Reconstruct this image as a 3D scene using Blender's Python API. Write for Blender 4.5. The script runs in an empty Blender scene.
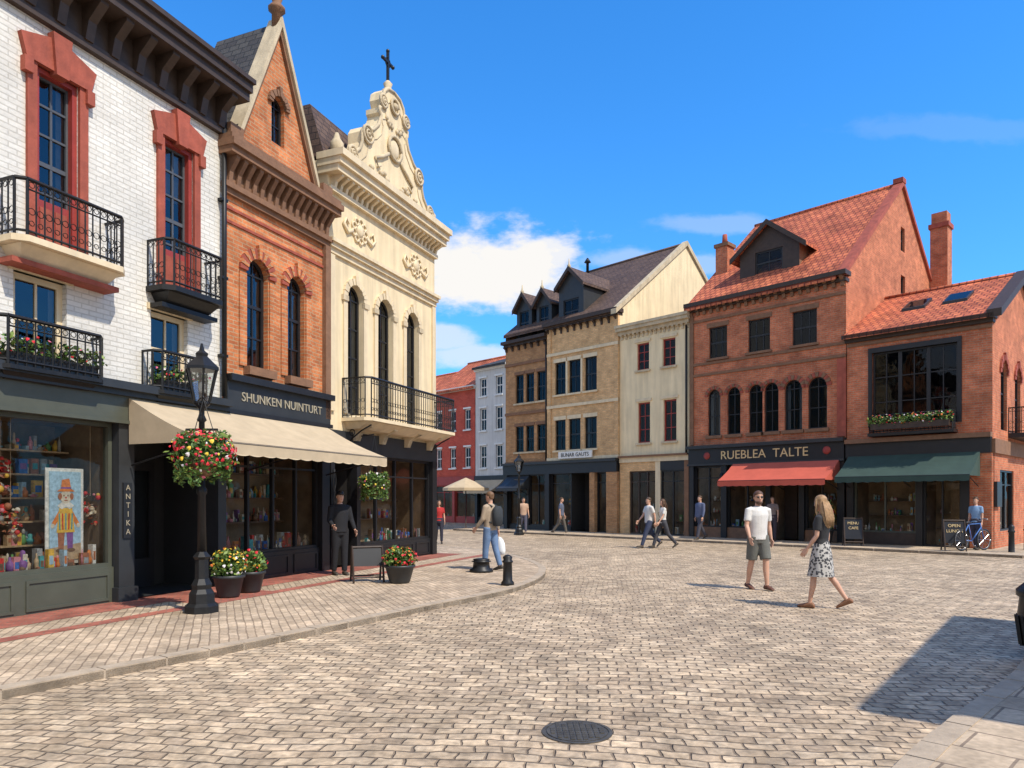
import bpy, math, random
from mathutils import Vector, Matrix
R=random.Random(7)
sc=bpy.context.scene
sc.view_settings.view_transform='Standard'; sc.view_settings.look='None'; sc.view_settings.exposure=0
# ------------------------------------------------------------------ materials
MATS={}
def newmat(name):
    m=bpy.data.materials.new(name); m.use_nodes=True
    nt=m.node_tree; b=nt.nodes['Principled BSDF']; MATS[name]=m
    return m,nt,b
def C4(c): return (c[0],c[1],c[2],1)
def pm(name,col,rough=.6,metal=0,var=.18,scale=6,bump=0,spec=.4,coord='Object',streak=0):
    if name in MATS: return MATS[name]
    m,nt,b=newmat(name)
    b.inputs['Roughness'].default_value=rough; b.inputs['Metallic'].default_value=metal
    b.inputs['Specular IOR Level'].default_value=spec
    tc=nt.nodes.new('ShaderNodeTexCoord'); no=nt.nodes.new('ShaderNodeTexNoise')
    no.inputs['Scale'].default_value=scale; no.inputs['Detail'].default_value=5; no.inputs['Roughness'].default_value=.65
    nt.links.new(tc.outputs[coord],no.inputs['Vector'])
    cr=nt.nodes.new('ShaderNodeValToRGB')
    cr.color_ramp.elements[0].position=.25; cr.color_ramp.elements[1].position=.75
    cr.color_ramp.elements[0].color=C4([x*(1-var) for x in col]); cr.color_ramp.elements[1].color=C4([min(1,x*(1+var)) for x in col])
    nt.links.new(no.outputs['Fac'],cr.inputs['Fac']); out=cr.outputs['Color']
    if streak:
        mp=nt.nodes.new('ShaderNodeMapping'); mp.inputs['Scale'].default_value=(5,5,.5); nt.links.new(tc.outputs[coord],mp.inputs['Vector'])
        n3=nt.nodes.new('ShaderNodeTexNoise'); n3.inputs['Scale'].default_value=1; n3.inputs['Detail'].default_value=6; nt.links.new(mp.outputs[0],n3.inputs['Vector'])
        mr=nt.nodes.new('ShaderNodeMapRange'); nt.links.new(n3.outputs['Fac'],mr.inputs['Value']); mr.inputs['From Min'].default_value=.35; mr.inputs['From Max'].default_value=.6; mr.inputs['To Min'].default_value=1-streak; mr.inputs['To Max'].default_value=1.03
        vm=nt.nodes.new('ShaderNodeVectorMath'); vm.operation='SCALE'; nt.links.new(out,vm.inputs[0]); nt.links.new(mr.outputs[0],vm.inputs['Scale']); out=vm.outputs[0]
    nt.links.new(out,b.inputs['Base Color'])
    if bump:
        bp=nt.nodes.new('ShaderNodeBump'); bp.inputs['Strength'].default_value=bump; bp.inputs['Distance'].default_value=.02
        n2=nt.nodes.new('ShaderNodeTexNoise'); n2.inputs['Scale'].default_value=scale*6
        nt.links.new(tc.outputs[coord],n2.inputs['Vector'])
        nt.links.new(n2.outputs['Fac'],bp.inputs['Height']); nt.links.new(bp.outputs['Normal'],b.inputs['Normal'])
    return m
def brickm(name,c1,c2,mort,bw=.23,bh=.075,ms=.009,bump=.35,rough=.85,dirt=.3,coord='UV',warp=0,rot=0,dscale=.8,off=.5,smooth=.1,fine=.15,warps=2.2,warp2=0,patch=0,fscale=22,hue=0):
    m,nt,b=newmat(name); L=nt.links.new; N=nt.nodes.new
    b.inputs['Roughness'].default_value=rough; b.inputs['Specular IOR Level'].default_value=.25
    tc=N('ShaderNodeTexCoord'); src=tc.outputs[coord]
    if rot:
        mp=N('ShaderNodeMapping'); mp.inputs['Rotation'].default_value=(0,0,rot); L(src,mp.inputs['Vector']); src=mp.outputs['Vector']
    base=src
    for wa,ws in ((warp,warps),(warp2,6)):
        if not wa: continue
        w=N('ShaderNodeTexNoise'); w.inputs['Scale'].default_value=ws; w.inputs['Detail'].default_value=2; L(base,w.inputs['Vector'])
        s=N('ShaderNodeVectorMath'); s.operation='SUBTRACT'; L(w.outputs['Color'],s.inputs[0]); s.inputs[1].default_value=(.5,.5,.5)
        k=N('ShaderNodeVectorMath'); k.operation='SCALE'; L(s.outputs[0],k.inputs[0]); k.inputs['Scale'].default_value=wa
        a=N('ShaderNodeVectorMath'); a.operation='ADD'; L(src,a.inputs[0]); L(k.outputs[0],a.inputs[1]); src=a.outputs[0]
    br=N('ShaderNodeTexBrick'); L(src,br.inputs['Vector'])
    br.inputs['Scale'].default_value=1; br.inputs['Brick Width'].default_value=bw; br.inputs['Row Height'].default_value=bh
    br.inputs['Mortar Size'].default_value=ms; br.inputs['Mortar Smooth'].default_value=smooth; br.offset=off
    br.inputs['Color1'].default_value=C4(c1); br.inputs['Color2'].default_value=C4(c2); br.inputs['Mortar'].default_value=C4(mort)
    n=N('ShaderNodeTexNoise'); n.inputs['Scale'].default_value=dscale; n.inputs['Detail'].default_value=7; n.inputs['Roughness'].default_value=.6; L(base,n.inputs['Vector'])
    mr=N('ShaderNodeMapRange'); L(n.outputs['Fac'],mr.inputs['Value']); mr.inputs['From Min'].default_value=.3; mr.inputs['From Max'].default_value=.7
    mr.inputs['To Min'].default_value=1-dirt; mr.inputs['To Max'].default_value=1+dirt*.4
    n3=N('ShaderNodeTexNoise'); n3.inputs['Scale'].default_value=fscale; n3.inputs['Detail'].default_value=4; L(base,n3.inputs['Vector'])
    mr2=N('ShaderNodeMapRange'); L(n3.outputs['Fac'],mr2.inputs['Value']); mr2.inputs['From Min'].default_value=.3; mr2.inputs['From Max'].default_value=.7
    mr2.inputs['To Min'].default_value=1-fine; mr2.inputs['To Max'].default_value=1+fine
    mu=N('ShaderNodeMath'); mu.operation='MULTIPLY'; L(mr.outputs[0],mu.inputs[0]); L(mr2.outputs[0],mu.inputs[1]); val=mu.outputs[0]
    if patch:
        n4=N('ShaderNodeTexNoise'); n4.inputs['Scale'].default_value=3.2; n4.inputs['Detail'].default_value=3; L(base,n4.inputs['Vector'])
        m4=N('ShaderNodeMapRange'); L(n4.outputs['Fac'],m4.inputs['Value']); m4.inputs['From Min'].default_value=.35; m4.inputs['From Max'].default_value=.65; m4.inputs['To Min'].default_value=1-patch; m4.inputs['To Max'].default_value=1+patch
        mu2=N('ShaderNodeMath'); mu2.operation='MULTIPLY'; L(val,mu2.inputs[0]); L(m4.outputs[0],mu2.inputs[1]); val=mu2.outputs[0]
    vm=N('ShaderNodeVectorMath'); vm.operation='SCALE'; L(br.outputs['Color'],vm.inputs[0]); L(val,vm.inputs['Scale']); colo=vm.outputs[0]
    if hue:
        n5=N('ShaderNodeTexNoise'); n5.inputs['Scale'].default_value=5.5; n5.inputs['Detail'].default_value=1; L(src,n5.inputs['Vector'])
        m5=N('ShaderNodeMapRange'); L(n5.outputs['Fac'],m5.inputs['Value']); m5.inputs['From Min'].default_value=.4; m5.inputs['From Max'].default_value=.65; m5.inputs['To Max'].default_value=hue
        mm=N('ShaderNodeMix'); mm.data_type='RGBA'; mm.blend_type='MULTIPLY'; L(m5.outputs[0],mm.inputs[0]); L(colo,mm.inputs[6]); mm.inputs[7].default_value=(.82,.86,.92,1); colo=mm.outputs[2]
    L(colo,b.inputs['Base Color'])
    h=N('ShaderNodeMath'); h.operation='MULTIPLY_ADD'; L(br.outputs['Fac'],h.inputs[0]); h.inputs[1].default_value=-1
    h2=N('ShaderNodeMath'); h2.operation='MULTIPLY'; L(n3.outputs['Fac'],h2.inputs[0]); h2.inputs[1].default_value=.6; L(h2.outputs[0],h.inputs[2])
    bp=N('ShaderNodeBump'); bp.inputs['Strength'].default_value=bump; bp.inputs['Distance'].default_value=.02
    L(h.outputs[0],bp.inputs['Height']); L(bp.outputs['Normal'],b.inputs['Normal'])
    return m
def glassm(name,tint,base,k=1.0):
    m,nt,b=newmat(name); nt.nodes.remove(b); N=nt.nodes.new; L=nt.links.new
    out=[n for n in nt.nodes if n.type=='OUTPUT_MATERIAL'][0]
    t=N('ShaderNodeBsdfTransparent'); t.inputs['Color'].default_value=C4(tint)
    g=N('ShaderNodeBsdfGlossy'); g.inputs['Roughness'].default_value=.03; g.inputs['Color'].default_value=(.88,.92,.97,1)
    tc=N('ShaderNodeTexCoord'); n=N('ShaderNodeTexNoise'); n.inputs['Scale'].default_value=1.7; L(tc.outputs['UV'],n.inputs['Vector'])
    bp=N('ShaderNodeBump'); bp.inputs['Strength'].default_value=.16; bp.inputs['Distance'].default_value=.05; L(n.outputs['Fac'],bp.inputs['Height']); L(bp.outputs['Normal'],g.inputs['Normal'])
    f=N('ShaderNodeFresnel'); f.inputs['IOR'].default_value=1.45
    a=N('ShaderNodeMath'); a.operation='MULTIPLY_ADD'; a.use_clamp=True; L(f.outputs[0],a.inputs[0]); a.inputs[1].default_value=k; a.inputs[2].default_value=base
    mx=N('ShaderNodeMixShader'); L(a.outputs[0],mx.inputs[0]); L(t.outputs[0],mx.inputs[1]); L(g.outputs[0],mx.inputs[2]); L(mx.outputs[0],out.inputs['Surface'])
    return m
M={}
M['white_brick']=brickm('white_brick',(.76,.73,.67),(.69,.66,.60),(.56,.53,.47),dirt=.18,bump=.5,fine=.05,dscale=.9)
M['orange_brick']=brickm('orange_brick',(.62,.215,.08),(.44,.135,.052),(.44,.29,.17),dirt=.28,patch=.12)
M['red_brick']=brickm('red_brick',(.60,.185,.085),(.46,.125,.06),(.42,.25,.16),dirt=.3,patch=.12)
M['brown_brick']=brickm('brown_brick',(.52,.275,.12),(.38,.19,.085),(.34,.23,.14),dirt=.25,patch=.1)
M['tan_brick']=brickm('tan_brick',(.74,.46,.22),(.60,.36,.17),(.52,.37,.22),dirt=.2,patch=.1)
M['cream']=pm('cream_stucco',(.74,.60,.385),.85,var=.09,scale=1.5,bump=.15,streak=.16)
M['cream2']=pm('pale_stucco',(.80,.65,.41),.85,var=.1,scale=1.2,bump=.15,streak=.14)
M['stone']=pm('carved_stone',(.54,.44,.295),.85,var=.18,scale=4,bump=.3,streak=.2)
M['greywall']=pm('grey_stucco',(.58,.57,.55),.85,var=.1,scale=1,streak=.12)
M['redwall']=brickm('painted_red_brick',(.6,.11,.07),(.5,.08,.05),(.35,.09,.07))
M['dkwood']=pm('dark_brown_wood',(.05,.032,.023),.6,var=.3)
M['brownstone']=pm('brownstone',(.21,.11,.062),.8,var=.25,bump=.3)
M['olive']=pm('olive_paint',(.075,.08,.06),.45,var=.15,scale=3)
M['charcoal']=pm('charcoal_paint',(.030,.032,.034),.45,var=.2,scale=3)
M['sash']=pm('slate_grey_paint',(.08,.085,.095),.45,var=.15,scale=3)
M['black']=pm('black_paint',(.016,.016,.018),.4,var=.2,scale=4)
M['iron']=pm('black_iron',(.018,.018,.019),.45,metal=.3,var=.3,scale=15)
M['redpaint']=pm('red_paint',(.29,.04,.03),.5,var=.2,scale=4,bump=.05)
M['redstone']=pm('red_sandstone',(.34,.08,.048),.75,var=.25,scale=5,bump=.2,streak=.2)
M['white']=pm('white_paint',(.72,.71,.68),.5,var=.06)
M['creamtrim']=pm('cream_paint',(.70,.57,.375),.6,var=.08,streak=.12)
M['slate']=brickm('slate_tiles',(.085,.08,.075),(.055,.05,.05),(.03,.03,.03),bw=.25,bh=.16,ms=.012,bump=.8,rough=.7)
M['slate2']=brickm('brown_slate',(.15,.095,.07),(.095,.06,.047),(.05,.035,.03),bw=.25,bh=.16,ms=.012,bump=.8,rough=.7)
M['redtile']=brickm('red_roof_tiles',(.64,.19,.085),(.46,.12,.06),(.22,.055,.04),bw=.24,bh=.26,ms=.022,bump=1,rough=.8,dirt=.42,patch=.18)
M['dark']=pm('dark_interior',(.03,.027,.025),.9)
M['warm']=pm('warm_interior',(.26,.17,.095),.9,var=.45,scale=2)
M['curtain']=pm('curtain',(.42,.41,.38),.95,var=.15,scale=9)
M['glass']=glassm('window_glass',(.5,.54,.56),.04)
M['dglass']=glassm('dark_window_glass',(.4,.45,.5),.0,.6)
M['sglass']=glassm('shop_glass',(.93,.95,.95),.0,.6)
M['awn_tan']=pm('tan_canvas',(.47,.37,.245),.95,var=.14,scale=2.5)
M['awn_red']=pm('red_canvas',(.50,.10,.065),.95,var=.12,scale=2.5)
M['awn_green']=pm('green_canvas',(.035,.064,.054),.95,var=.15,scale=2.5)
M['leaf1']=pm('leaf_dark',(.04,.085,.02),.6,var=.3); M['leaf2']=pm('leaf_mid',(.08,.16,.03),.55,var=.3); M['leaf3']=pm('leaf_light',(.16,.23,.045),.55,var=.25)
M['f_red']=pm('flower_red',(.6,.02,.035),.6); M['f_pink']=pm('flower_pink',(.65,.14,.24),.6); M['f_yel']=pm('flower_yellow',(.75,.5,.05),.6); M['f_wht']=pm('flower_white',(.75,.7,.7),.6); M['f_org']=pm('flower_orange',(.7,.2,.04),.6)
M['gold']=pm('gold_lettering',(.62,.47,.24),.45,var=.05)
M['dullgold']=pm('faded_lettering',(.34,.3,.22),.6,var=.15)
M['kerb']=pm('kerb_granite',(.40,.32,.235),.85,var=.25,scale=5,bump=.3)
M['chrome']=pm('steel',(.4,.4,.42),.3,metal=.9)
M['lampglass']=glassm('lamp_glass',(.85,.88,.85),.12)
COL=dict(red=(.55,.035,.025),blue=(.05,.14,.4),teal=(.06,.3,.3),yellow=(.7,.42,.06),green=(.11,.28,.08),white=(.7,.67,.58),orange=(.65,.2,.04),pink=(.6,.22,.24),tan=(.46,.32,.18),brown=(.17,.095,.05),sky=(.36,.52,.6),purple=(.22,.09,.26),cream=(.6,.52,.38),rust=(.35,.13,.06),grey=(.3,.3,.28))
for k,v in COL.items(): M['g_'+k]=pm('goods_'+k,v,.55,var=.4,scale=18)
skin=pm('skin',(.56,.32,.22),.55,var=.06,spec=.35); M['skin']=skin
# ------------------------------------------------------------------ builder
class Bld:
    def __init__(s,name,org,u=(1,0)):
        s.e=bpy.data.objects.new(name,None); sc.collection.objects.link(s.e)
        a=math.atan2(u[1],u[0]); z=org[2] if len(org)>2 else 0
        s.e.location=(org[0],org[1],z); s.e.rotation_euler=(0,0,a); s.e.empty_display_size=.2
        s.P={}; s.T=Matrix.Identity(4); s.objs=[]
    def push(s,ox,oy,deg): s.T=Matrix.Translation((ox,oy,0))@Matrix.Rotation(math.radians(deg),4,'Z')
    def pop(s): s.T=Matrix.Identity(4)
    def part(s,p,smooth=False):
        if p not in s.P: s.P[p]=dict(v=[],f=[],m=[],mats=[],sm=smooth)
        return s.P[p]
    def mi(s,d,mat):
        if mat not in d['mats']: d['mats'].append(mat)
        return d['mats'].index(mat)
    def mesh(s,p,mat,vs,fs,smooth=False):
        d=s.part(p,smooth); o=len(d['v']); d['v']+= [s.T@Vector(v) for v in vs]
        i=s.mi(d,mat)
        for f in fs: d['f'].append([o+k for k in f]); d['m'].append(i)
    def poly(s,p,mat,pts): s.mesh(p,mat,pts,[list(range(len(pts)))])
    def box(s,p,mat,x0,x1,y0,y1,z0,z1):
        if x0>x1:x0,x1=x1,x0
        if y0>y1:y0,y1=y1,y0
        v=[(x0,y0,z0),(x1,y0,z0),(x1,y1,z0),(x0,y1,z0),(x0,y0,z1),(x1,y0,z1),(x1,y1,z1),(x0,y1,z1)]
        s.mesh(p,mat,v,[(0,3,2,1),(4,5,6,7),(0,1,5,4),(1,2,6,5),(2,3,7,6),(3,0,4,7)])
    def prism(s,p,mat,base,top):
        n=len(base); s.mesh(p,mat,list(base)+list(top),[list(range(n))[::-1],list(range(n,2*n))]+[(i,(i+1)%n,n+(i+1)%n,n+i) for i in range(n)])
    def loft(s,p,mat,rings,cap=True,smooth=True):
        n=len(rings[0]); v=[q for r in rings for q in r]; f=[]
        for i in range(len(rings)-1):
            for j in range(n): f.append((i*n+j,i*n+(j+1)%n,(i+1)*n+(j+1)%n,(i+1)*n+j))
        if cap: f.append(list(range(n))[::-1]); f.append([(len(rings)-1)*n+j for j in range(n)])
        s.mesh(p,mat,v,f,smooth)
    def tube(s,p,mat,pts,rad,seg=10,up=(0,0,1),smooth=True):
        pts=[Vector(q) for q in pts]; rings=[]
        if not isinstance(rad,(list,tuple)): rad=[rad]*len(pts)
        x=None
        for i,q in enumerate(pts):
            d=(pts[min(i+1,len(pts)-1)]-pts[max(i-1,0)]).normalized()
            if x is None: x=d.cross(Vector((.13,.97,.2))).normalized()
            x=(x-d*x.dot(d)).normalized(); y=d.cross(x); r=rad[i]
            rings.append([q+x*r*math.cos(2*math.pi*k/seg)+y*r*math.sin(2*math.pi*k/seg) for k in range(seg)])
        s.loft(p,mat,rings,True,smooth)
    def bar(s,p,mat,a,b,r): s.tube(p,mat,[a,b],r*1.3,4,smooth=False)
    def lathe(s,p,mat,prof,cx=0,cy=0,seg=20,smooth=True):
        s.loft(p,mat,[[(cx+r*math.cos(2*math.pi*k/seg),cy+r*math.sin(2*math.pi*k/seg),z) for k in range(seg)] for r,z in prof],True,smooth)
    def ball(s,p,mat,c,rx,ry=None,rz=None,seg=12,n=7):
        ry=ry or rx; rz=rz or rx
        s.loft(p,mat,[[(c[0]+rx*math.sin(t)*math.cos(2*math.pi*k/seg),c[1]+ry*math.sin(t)*math.sin(2*math.pi*k/seg),c[2]+rz*math.cos(t)) for k in range(seg)] for t in [math.pi*(i+.02)/(n-.96) for i in range(n)]])
    def ringv(s,p,mat,c,Rr,r,seg=12,ax='xz',a0=0,a1=360):
        pts=[]
        for i in range(seg+1):
            t=math.radians(a0+(a1-a0)*i/seg)
            if ax=='xz': pts.append((c[0]+Rr*math.cos(t),c[1],c[2]+Rr*math.sin(t)))
            elif ax=='yz': pts.append((c[0],c[1]+Rr*math.cos(t),c[2]+Rr*math.sin(t)))
            else: pts.append((c[0]+Rr*math.cos(t),c[1]+Rr*math.sin(t),c[2]))
        s.tube(p,mat,pts,r,4)
    def leaves(s,p,c,rx,ry,rz,n,size,mats,shell=.5):
        for i in range(n):
            while True:
                q=Vector((R.uniform(-1,1),R.uniform(-1,1),R.uniform(-1,1)))
                if shell<q.length<1: break
            lump=1+.2*math.sin(q.x*9+c[0]*3)*math.cos(q.z*8+q.y*6)
            o=Vector((c[0]+q.x*rx*lump,c[1]+q.y*ry*lump,c[2]+q.z*rz*lump))
            a=Vector((R.gauss(0,1),R.gauss(0,1),R.gauss(0,.7))).normalized()
            b=a.cross(Vector((R.gauss(0,1),R.gauss(0,1),R.gauss(0,1)))).normalized(); z=size*R.uniform(.6,1.3)
            s.mesh(p,R.choice(mats),[o-a*z,o+b*z*.5,o+a*z,o-b*z*.45],[(0,1,2,3)])
    def flowers(s,p,c,rx,ry,rz,n,size,mats):
        for i in range(n):
            q=Vector((R.gauss(0,1),R.gauss(0,1),R.gauss(.25,1))).normalized()
            q0=q*R.uniform(.9,1.1)
            o=Vector((c[0]+q0.x*rx,c[1]+q0.y*ry,c[2]+q0.z*rz)); d=(q+Vector((R.gauss(0,.4),R.gauss(0,.4),R.gauss(0,.4)))).normalized()
            x=d.orthogonal().normalized(); y=d.cross(x); z=size*R.uniform(.6,1.2)
            pts=[o+d*z*.3]+[o+(x*math.cos(k*math.pi/3)+y*math.sin(k*math.pi/3))*z*(1 if k%2 else .75) for k in range(6)]
            s.mesh(p,R.choice(mats),pts,[(0,k+1,(k+1)%6+1) for k in range(6)])
    def text(s,p,mat,txt,x,y,z,size,ext=.01,ang=0,rotx=90,align='CENTER'):
        cu=bpy.data.curves.new(p,'FONT'); cu.body=txt; cu.size=size; cu.extrude=ext; cu.align_x=align; cu.align_y='CENTER'
        o=bpy.data.objects.new(p,cu); sc.collection.objects.link(o); o.parent=s.e
        o.location=s.T@Vector((x,y,z)); o.rotation_euler=(math.radians(rotx),0,math.radians(ang)); o.data.materials.append(mat); return o
    def done(s,mods=None):
        for p,d in s.P.items():
            me=bpy.data.meshes.new(p); me.from_pydata(d['v'],[],d['f'])
            for m in d['mats']: me.materials.append(m)
            uv=me.uv_layers.new(name='UVMap')
            for i,pl in enumerate(me.polygons):
                pl.material_index=d['m'][i]; pl.use_smooth=d['sm']
                n=pl.normal
                if abs(n.z)>.97: t=Vector((1,0,0)); b=Vector((0,1,0))
                else:
                    t=Vector((0,0,1)).cross(n).normalized(); b=n.cross(t)
                    if b.z<0: b=-b
                for li in pl.loop_indices:
                    co=me.vertices[me.loops[li].vertex_index].co; uv.data[li].uv=(co.dot(t),co.dot(b))
            o=bpy.data.objects.new(p,me); sc.collection.objects.link(o); o.parent=s.e
            s.objs.append(o)
            if mods and p in mods:
                vx,it=mods[p]
                r=o.modifiers.new('r','REMESH'); r.mode='VOXEL'; r.voxel_size=vx; r.use_smooth_shade=True
                if it:
                    q=o.modifiers.new('s','SMOOTH'); q.iterations=it; q.factor=.5
        return s
# ------------------------------------------------------------------ architecture helpers
def arcpts(a,b,z1,n=8):
    r=(b-a)/2; cx=(a+b)/2; sp=z1-r
    return [(cx-r*math.cos(math.pi*i/(2*n)),sp+r*math.sin(math.pi*i/(2*n))) for i in range(2*n+1)]
def wall(B,p,mat,x0,x1,z0,z1,ops=(),y=0,dep=.25,top=None,apex=None):
    xs={x0,x1}; zs={z0,z1}
    for o in ops: xs|={o[0],o[1]}; zs|={o[2],o[3]}
    if apex is not None: xs.add(apex)
    xs=sorted(x for x in xs if x0<=x<=x1); zs=sorted(z for z in zs if z0<=z<=z1)
    for i in range(len(xs)-1):
        for j in range(len(zs)-1):
            a,b,c,d=xs[i],xs[i+1],zs[j],zs[j+1]; mx,mz=(a+b)/2,(c+d)/2
            if any(o[0]<mx<o[1] and o[2]<mz<o[3] for o in ops): continue
            pts=[(a,c),(b,c),(b,d),(a,d)]
            if top:
                out=[]
                e=1e-5; fa,fb=top(a+e),top(b-e)
                f=lambda q:(fa+(fb-fa)*(q[0]-a)/(b-a))-q[1]
                for k in range(4):
                    q,w=pts[k],pts[(k+1)%4]; fq,fw=f(q),f(w)
                    if fq>=0: out.append(q)
                    if (fq>0)!=(fw>0) and fq!=fw:
                        t=fq/(fq-fw); out.append((q[0]+(w[0]-q[0])*t,q[1]+(w[1]-q[1])*t))
                pts=out
                if len(pts)<3: continue
            B.poly(p,mat,[(q[0],y,q[1]) for q in pts])
    for o in ops:
        a,b,c,d=o[:4]; Y=y+dep; ar=len(o)>4 and o[4]
        if ar:
            A=arcpts(a,b,d); sp=d-(b-a)/2
            h=len(A)//2
            for k in range(h): B.poly(p,mat,[(a,y,d),(A[k][0],y,A[k][1]),(A[k+1][0],y,A[k+1][1])])
            for k in range(h,len(A)-1): B.poly(p,mat,[(b,y,d),(A[k][0],y,A[k][1]),(A[k+1][0],y,A[k+1][1])])
            for k in range(len(A)-1): B.poly(p,mat,[(A[k][0],y,A[k][1]),(A[k][0],Y,A[k][1]),(A[k+1][0],Y,A[k+1][1]),(A[k+1][0],y,A[k+1][1])])
            d2=sp
        else:
            d2=d; B.poly(p,mat,[(a,y,d),(b,y,d),(b,Y,d),(a,Y,d)])
        B.poly(p,mat,[(a,y,c),(a,y,d2),(a,Y,d2),(a,Y,c)]); B.poly(p,mat,[(b,y,c),(b,Y,c),(b,Y,d2),(b,y,d2)])
        B.poly(p,mat,[(a,y,c),(a,Y,c),(b,Y,c),(b,y,c)])
def window(B,a,b,z0,z1,y=.12,arch=False,cols=2,rows=2,fm=None,t=.055,cur=None,g=None):
    fm=fm or M['black']; g=g or M['glass']; r=(b-a)/2; sp=z1-r if arch else z1
    B.box('window_frames',fm,a,a+t,y-.03,y+.03,z0,sp); B.box('window_frames',fm,b-t,b,y-.03,y+.03,z0,sp)
    B.box('window_frames',fm,a+t,b-t,y-.032,y+.03,z0,z0+t)
    if arch:
        A=arcpts(a,b,z1); cx=(a+b)/2; k=(r-t)/r
        I=[(cx+(q[0]-cx)*k,sp+(q[1]-sp)*k) for q in A]
        for i in range(len(A)-1):
            B.prism('window_frames',fm,[(A[i][0],y-.03,A[i][1]),(A[i+1][0],y-.03,A[i+1][1]),(I[i+1][0],y-.03,I[i+1][1]),(I[i][0],y-.03,I[i][1])],
                    [(A[i][0],y+.03,A[i][1]),(A[i+1][0],y+.03,A[i+1][1]),(I[i+1][0],y+.03,I[i+1][1]),(I[i][0],y+.03,I[i][1])])
        B.poly('window_glass',g,[(a,y,z0),(b,y,z0)]+[(q[0],y,q[1]) for q in A[::-1]])
    else:
        B.box('window_frames',fm,a+t,b-t,y-.032,y+.03,z1-t,z1)
        B.poly('window_glass',g,[(a,y,z0),(b,y,z0),(b,y,z1),(a,y,z1)])
    w=.016 if b-a>.5 else .013
    for i in range(1,cols):
        x=a+(b-a)*i/cols; top=z1-t*.5
        if arch: top=sp+math.sqrt(max(0,r*r-(x-(a+b)/2)**2))-t*.5
        B.box('window_frames',fm,x-w,x+w,y-.02,y+.02,z0+t,top)
    for j in range(1,rows):
        z=z0+(sp-z0)*j/(rows if not arch else rows-1 if rows>1 else 1)
        hw=.03 if (rows%2==0 and j==rows//2) else w
        B.box('window_frames',fm,a+t,b-t,y-.024,y+.016,z-hw,z+hw)
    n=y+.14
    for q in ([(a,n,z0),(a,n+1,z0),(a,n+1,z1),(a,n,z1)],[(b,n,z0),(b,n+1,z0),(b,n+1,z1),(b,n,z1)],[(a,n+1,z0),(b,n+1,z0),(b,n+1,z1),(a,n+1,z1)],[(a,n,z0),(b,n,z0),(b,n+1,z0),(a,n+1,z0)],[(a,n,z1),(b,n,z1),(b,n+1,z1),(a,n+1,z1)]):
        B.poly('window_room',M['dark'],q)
    if cur is None: cur=R.random()<.4
    if cur:
        k=R.choice([0,1,2])
        yc=y+.07
        top=z1-(.0 if not arch else r*.5)
        if k==0: B.poly('curtains',M['curtain'],[(a+.02,yc,top-(z1-z0)*.35),(b-.02,yc,top-(z1-z0)*.35),(b-.02,yc,top),(a+.02,yc,top)])
        else:
            ww=(b-a)*R.uniform(.18,.3)
            for X0,X1 in ((a+.02,a+ww),(b-ww,b-.02)):
                m=8
                for i in range(m):
                    xa=X0+(X1-X0)*i/m; xb=X0+(X1-X0)*(i+1)/m
                    B.poly('curtains',M['curtain'],[(xa,yc+.02*(i%2),z0+.02),(xb,yc+.02*((i+1)%2),z0+.02),(xb,yc+.02*((i+1)%2),top),(xa,yc+.02*(i%2),top)])
def arch_ring(B,p,mat,a,b,z1,w=.16,proud=.04,n=13,key=True,mat2=None):
    r=(b-a)/2; cx=(a+b)/2; sp=z1-r
    for i in range(n):
        t0=math.pi*i/n+.012; t1=math.pi*(i+1)/n-.012; m=mat if (i%2==0 or not mat2) else mat2
        pr=proud+(.012 if i%2 else 0); ro=r+w
        if key and i==n//2: ro+=.07; pr+=.03
        q=[(cx-rr*math.cos(t),sp+rr*math.sin(t)) for rr,t in ((r,t0),(ro,t0),(ro,t1),(r,t1))]
        B.prism(p,m,[(x,-pr,z) for x,z in q],[(x,.02,z) for x,z in q])
def sill(B,a,b,z,mat,p='sills',h=.09,o=.1): B.box(p,mat,a-.08,b+.08,-o,.12,z-h,z-.002)
def railing(B,p,mat,pts,z0,z1,sp=.115,scroll=True):
    for i in range(len(pts)-1):
        a=Vector(pts[i]+(0,)); b=Vector(pts[i+1]+(0,)); L=(b-a).length
        up=Vector((0,0,1))
        B.bar(p,mat,a+up*z1,b+up*z1,.02); B.bar(p,mat,a+up*(z0+.06),b+up*(z0+.06),.013)
        if L>.4 : B.bar(p,mat,a+up*(z1-.13),b+up*(z1-.13),.009)
        n=max(1,round(L/sp))
        for k in range(n):
            q=a+(b-a)*(k/n); B.bar(p,mat,q+up*z0,q+up*(z1),.009 if k else .016)
            if scroll and L>.3:
                m=a+(b-a)*((k+.5)/n); d=(b-a).normalized(); rr=sp*.36; h=(z1-z0)
                for cz,rad in ((z1-.065,rr*.9),(z0+.06+h*.36,rr*1.05),(z0+.06+h*.15,rr*.8)):
                    pp=[m+up*cz+d*rad*math.cos(t)+up*rad*math.sin(t) for t in [2*math.pi*j/8 for j in range(9)]]
                    B.tube(p,mat,pp,.0065,3)
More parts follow.
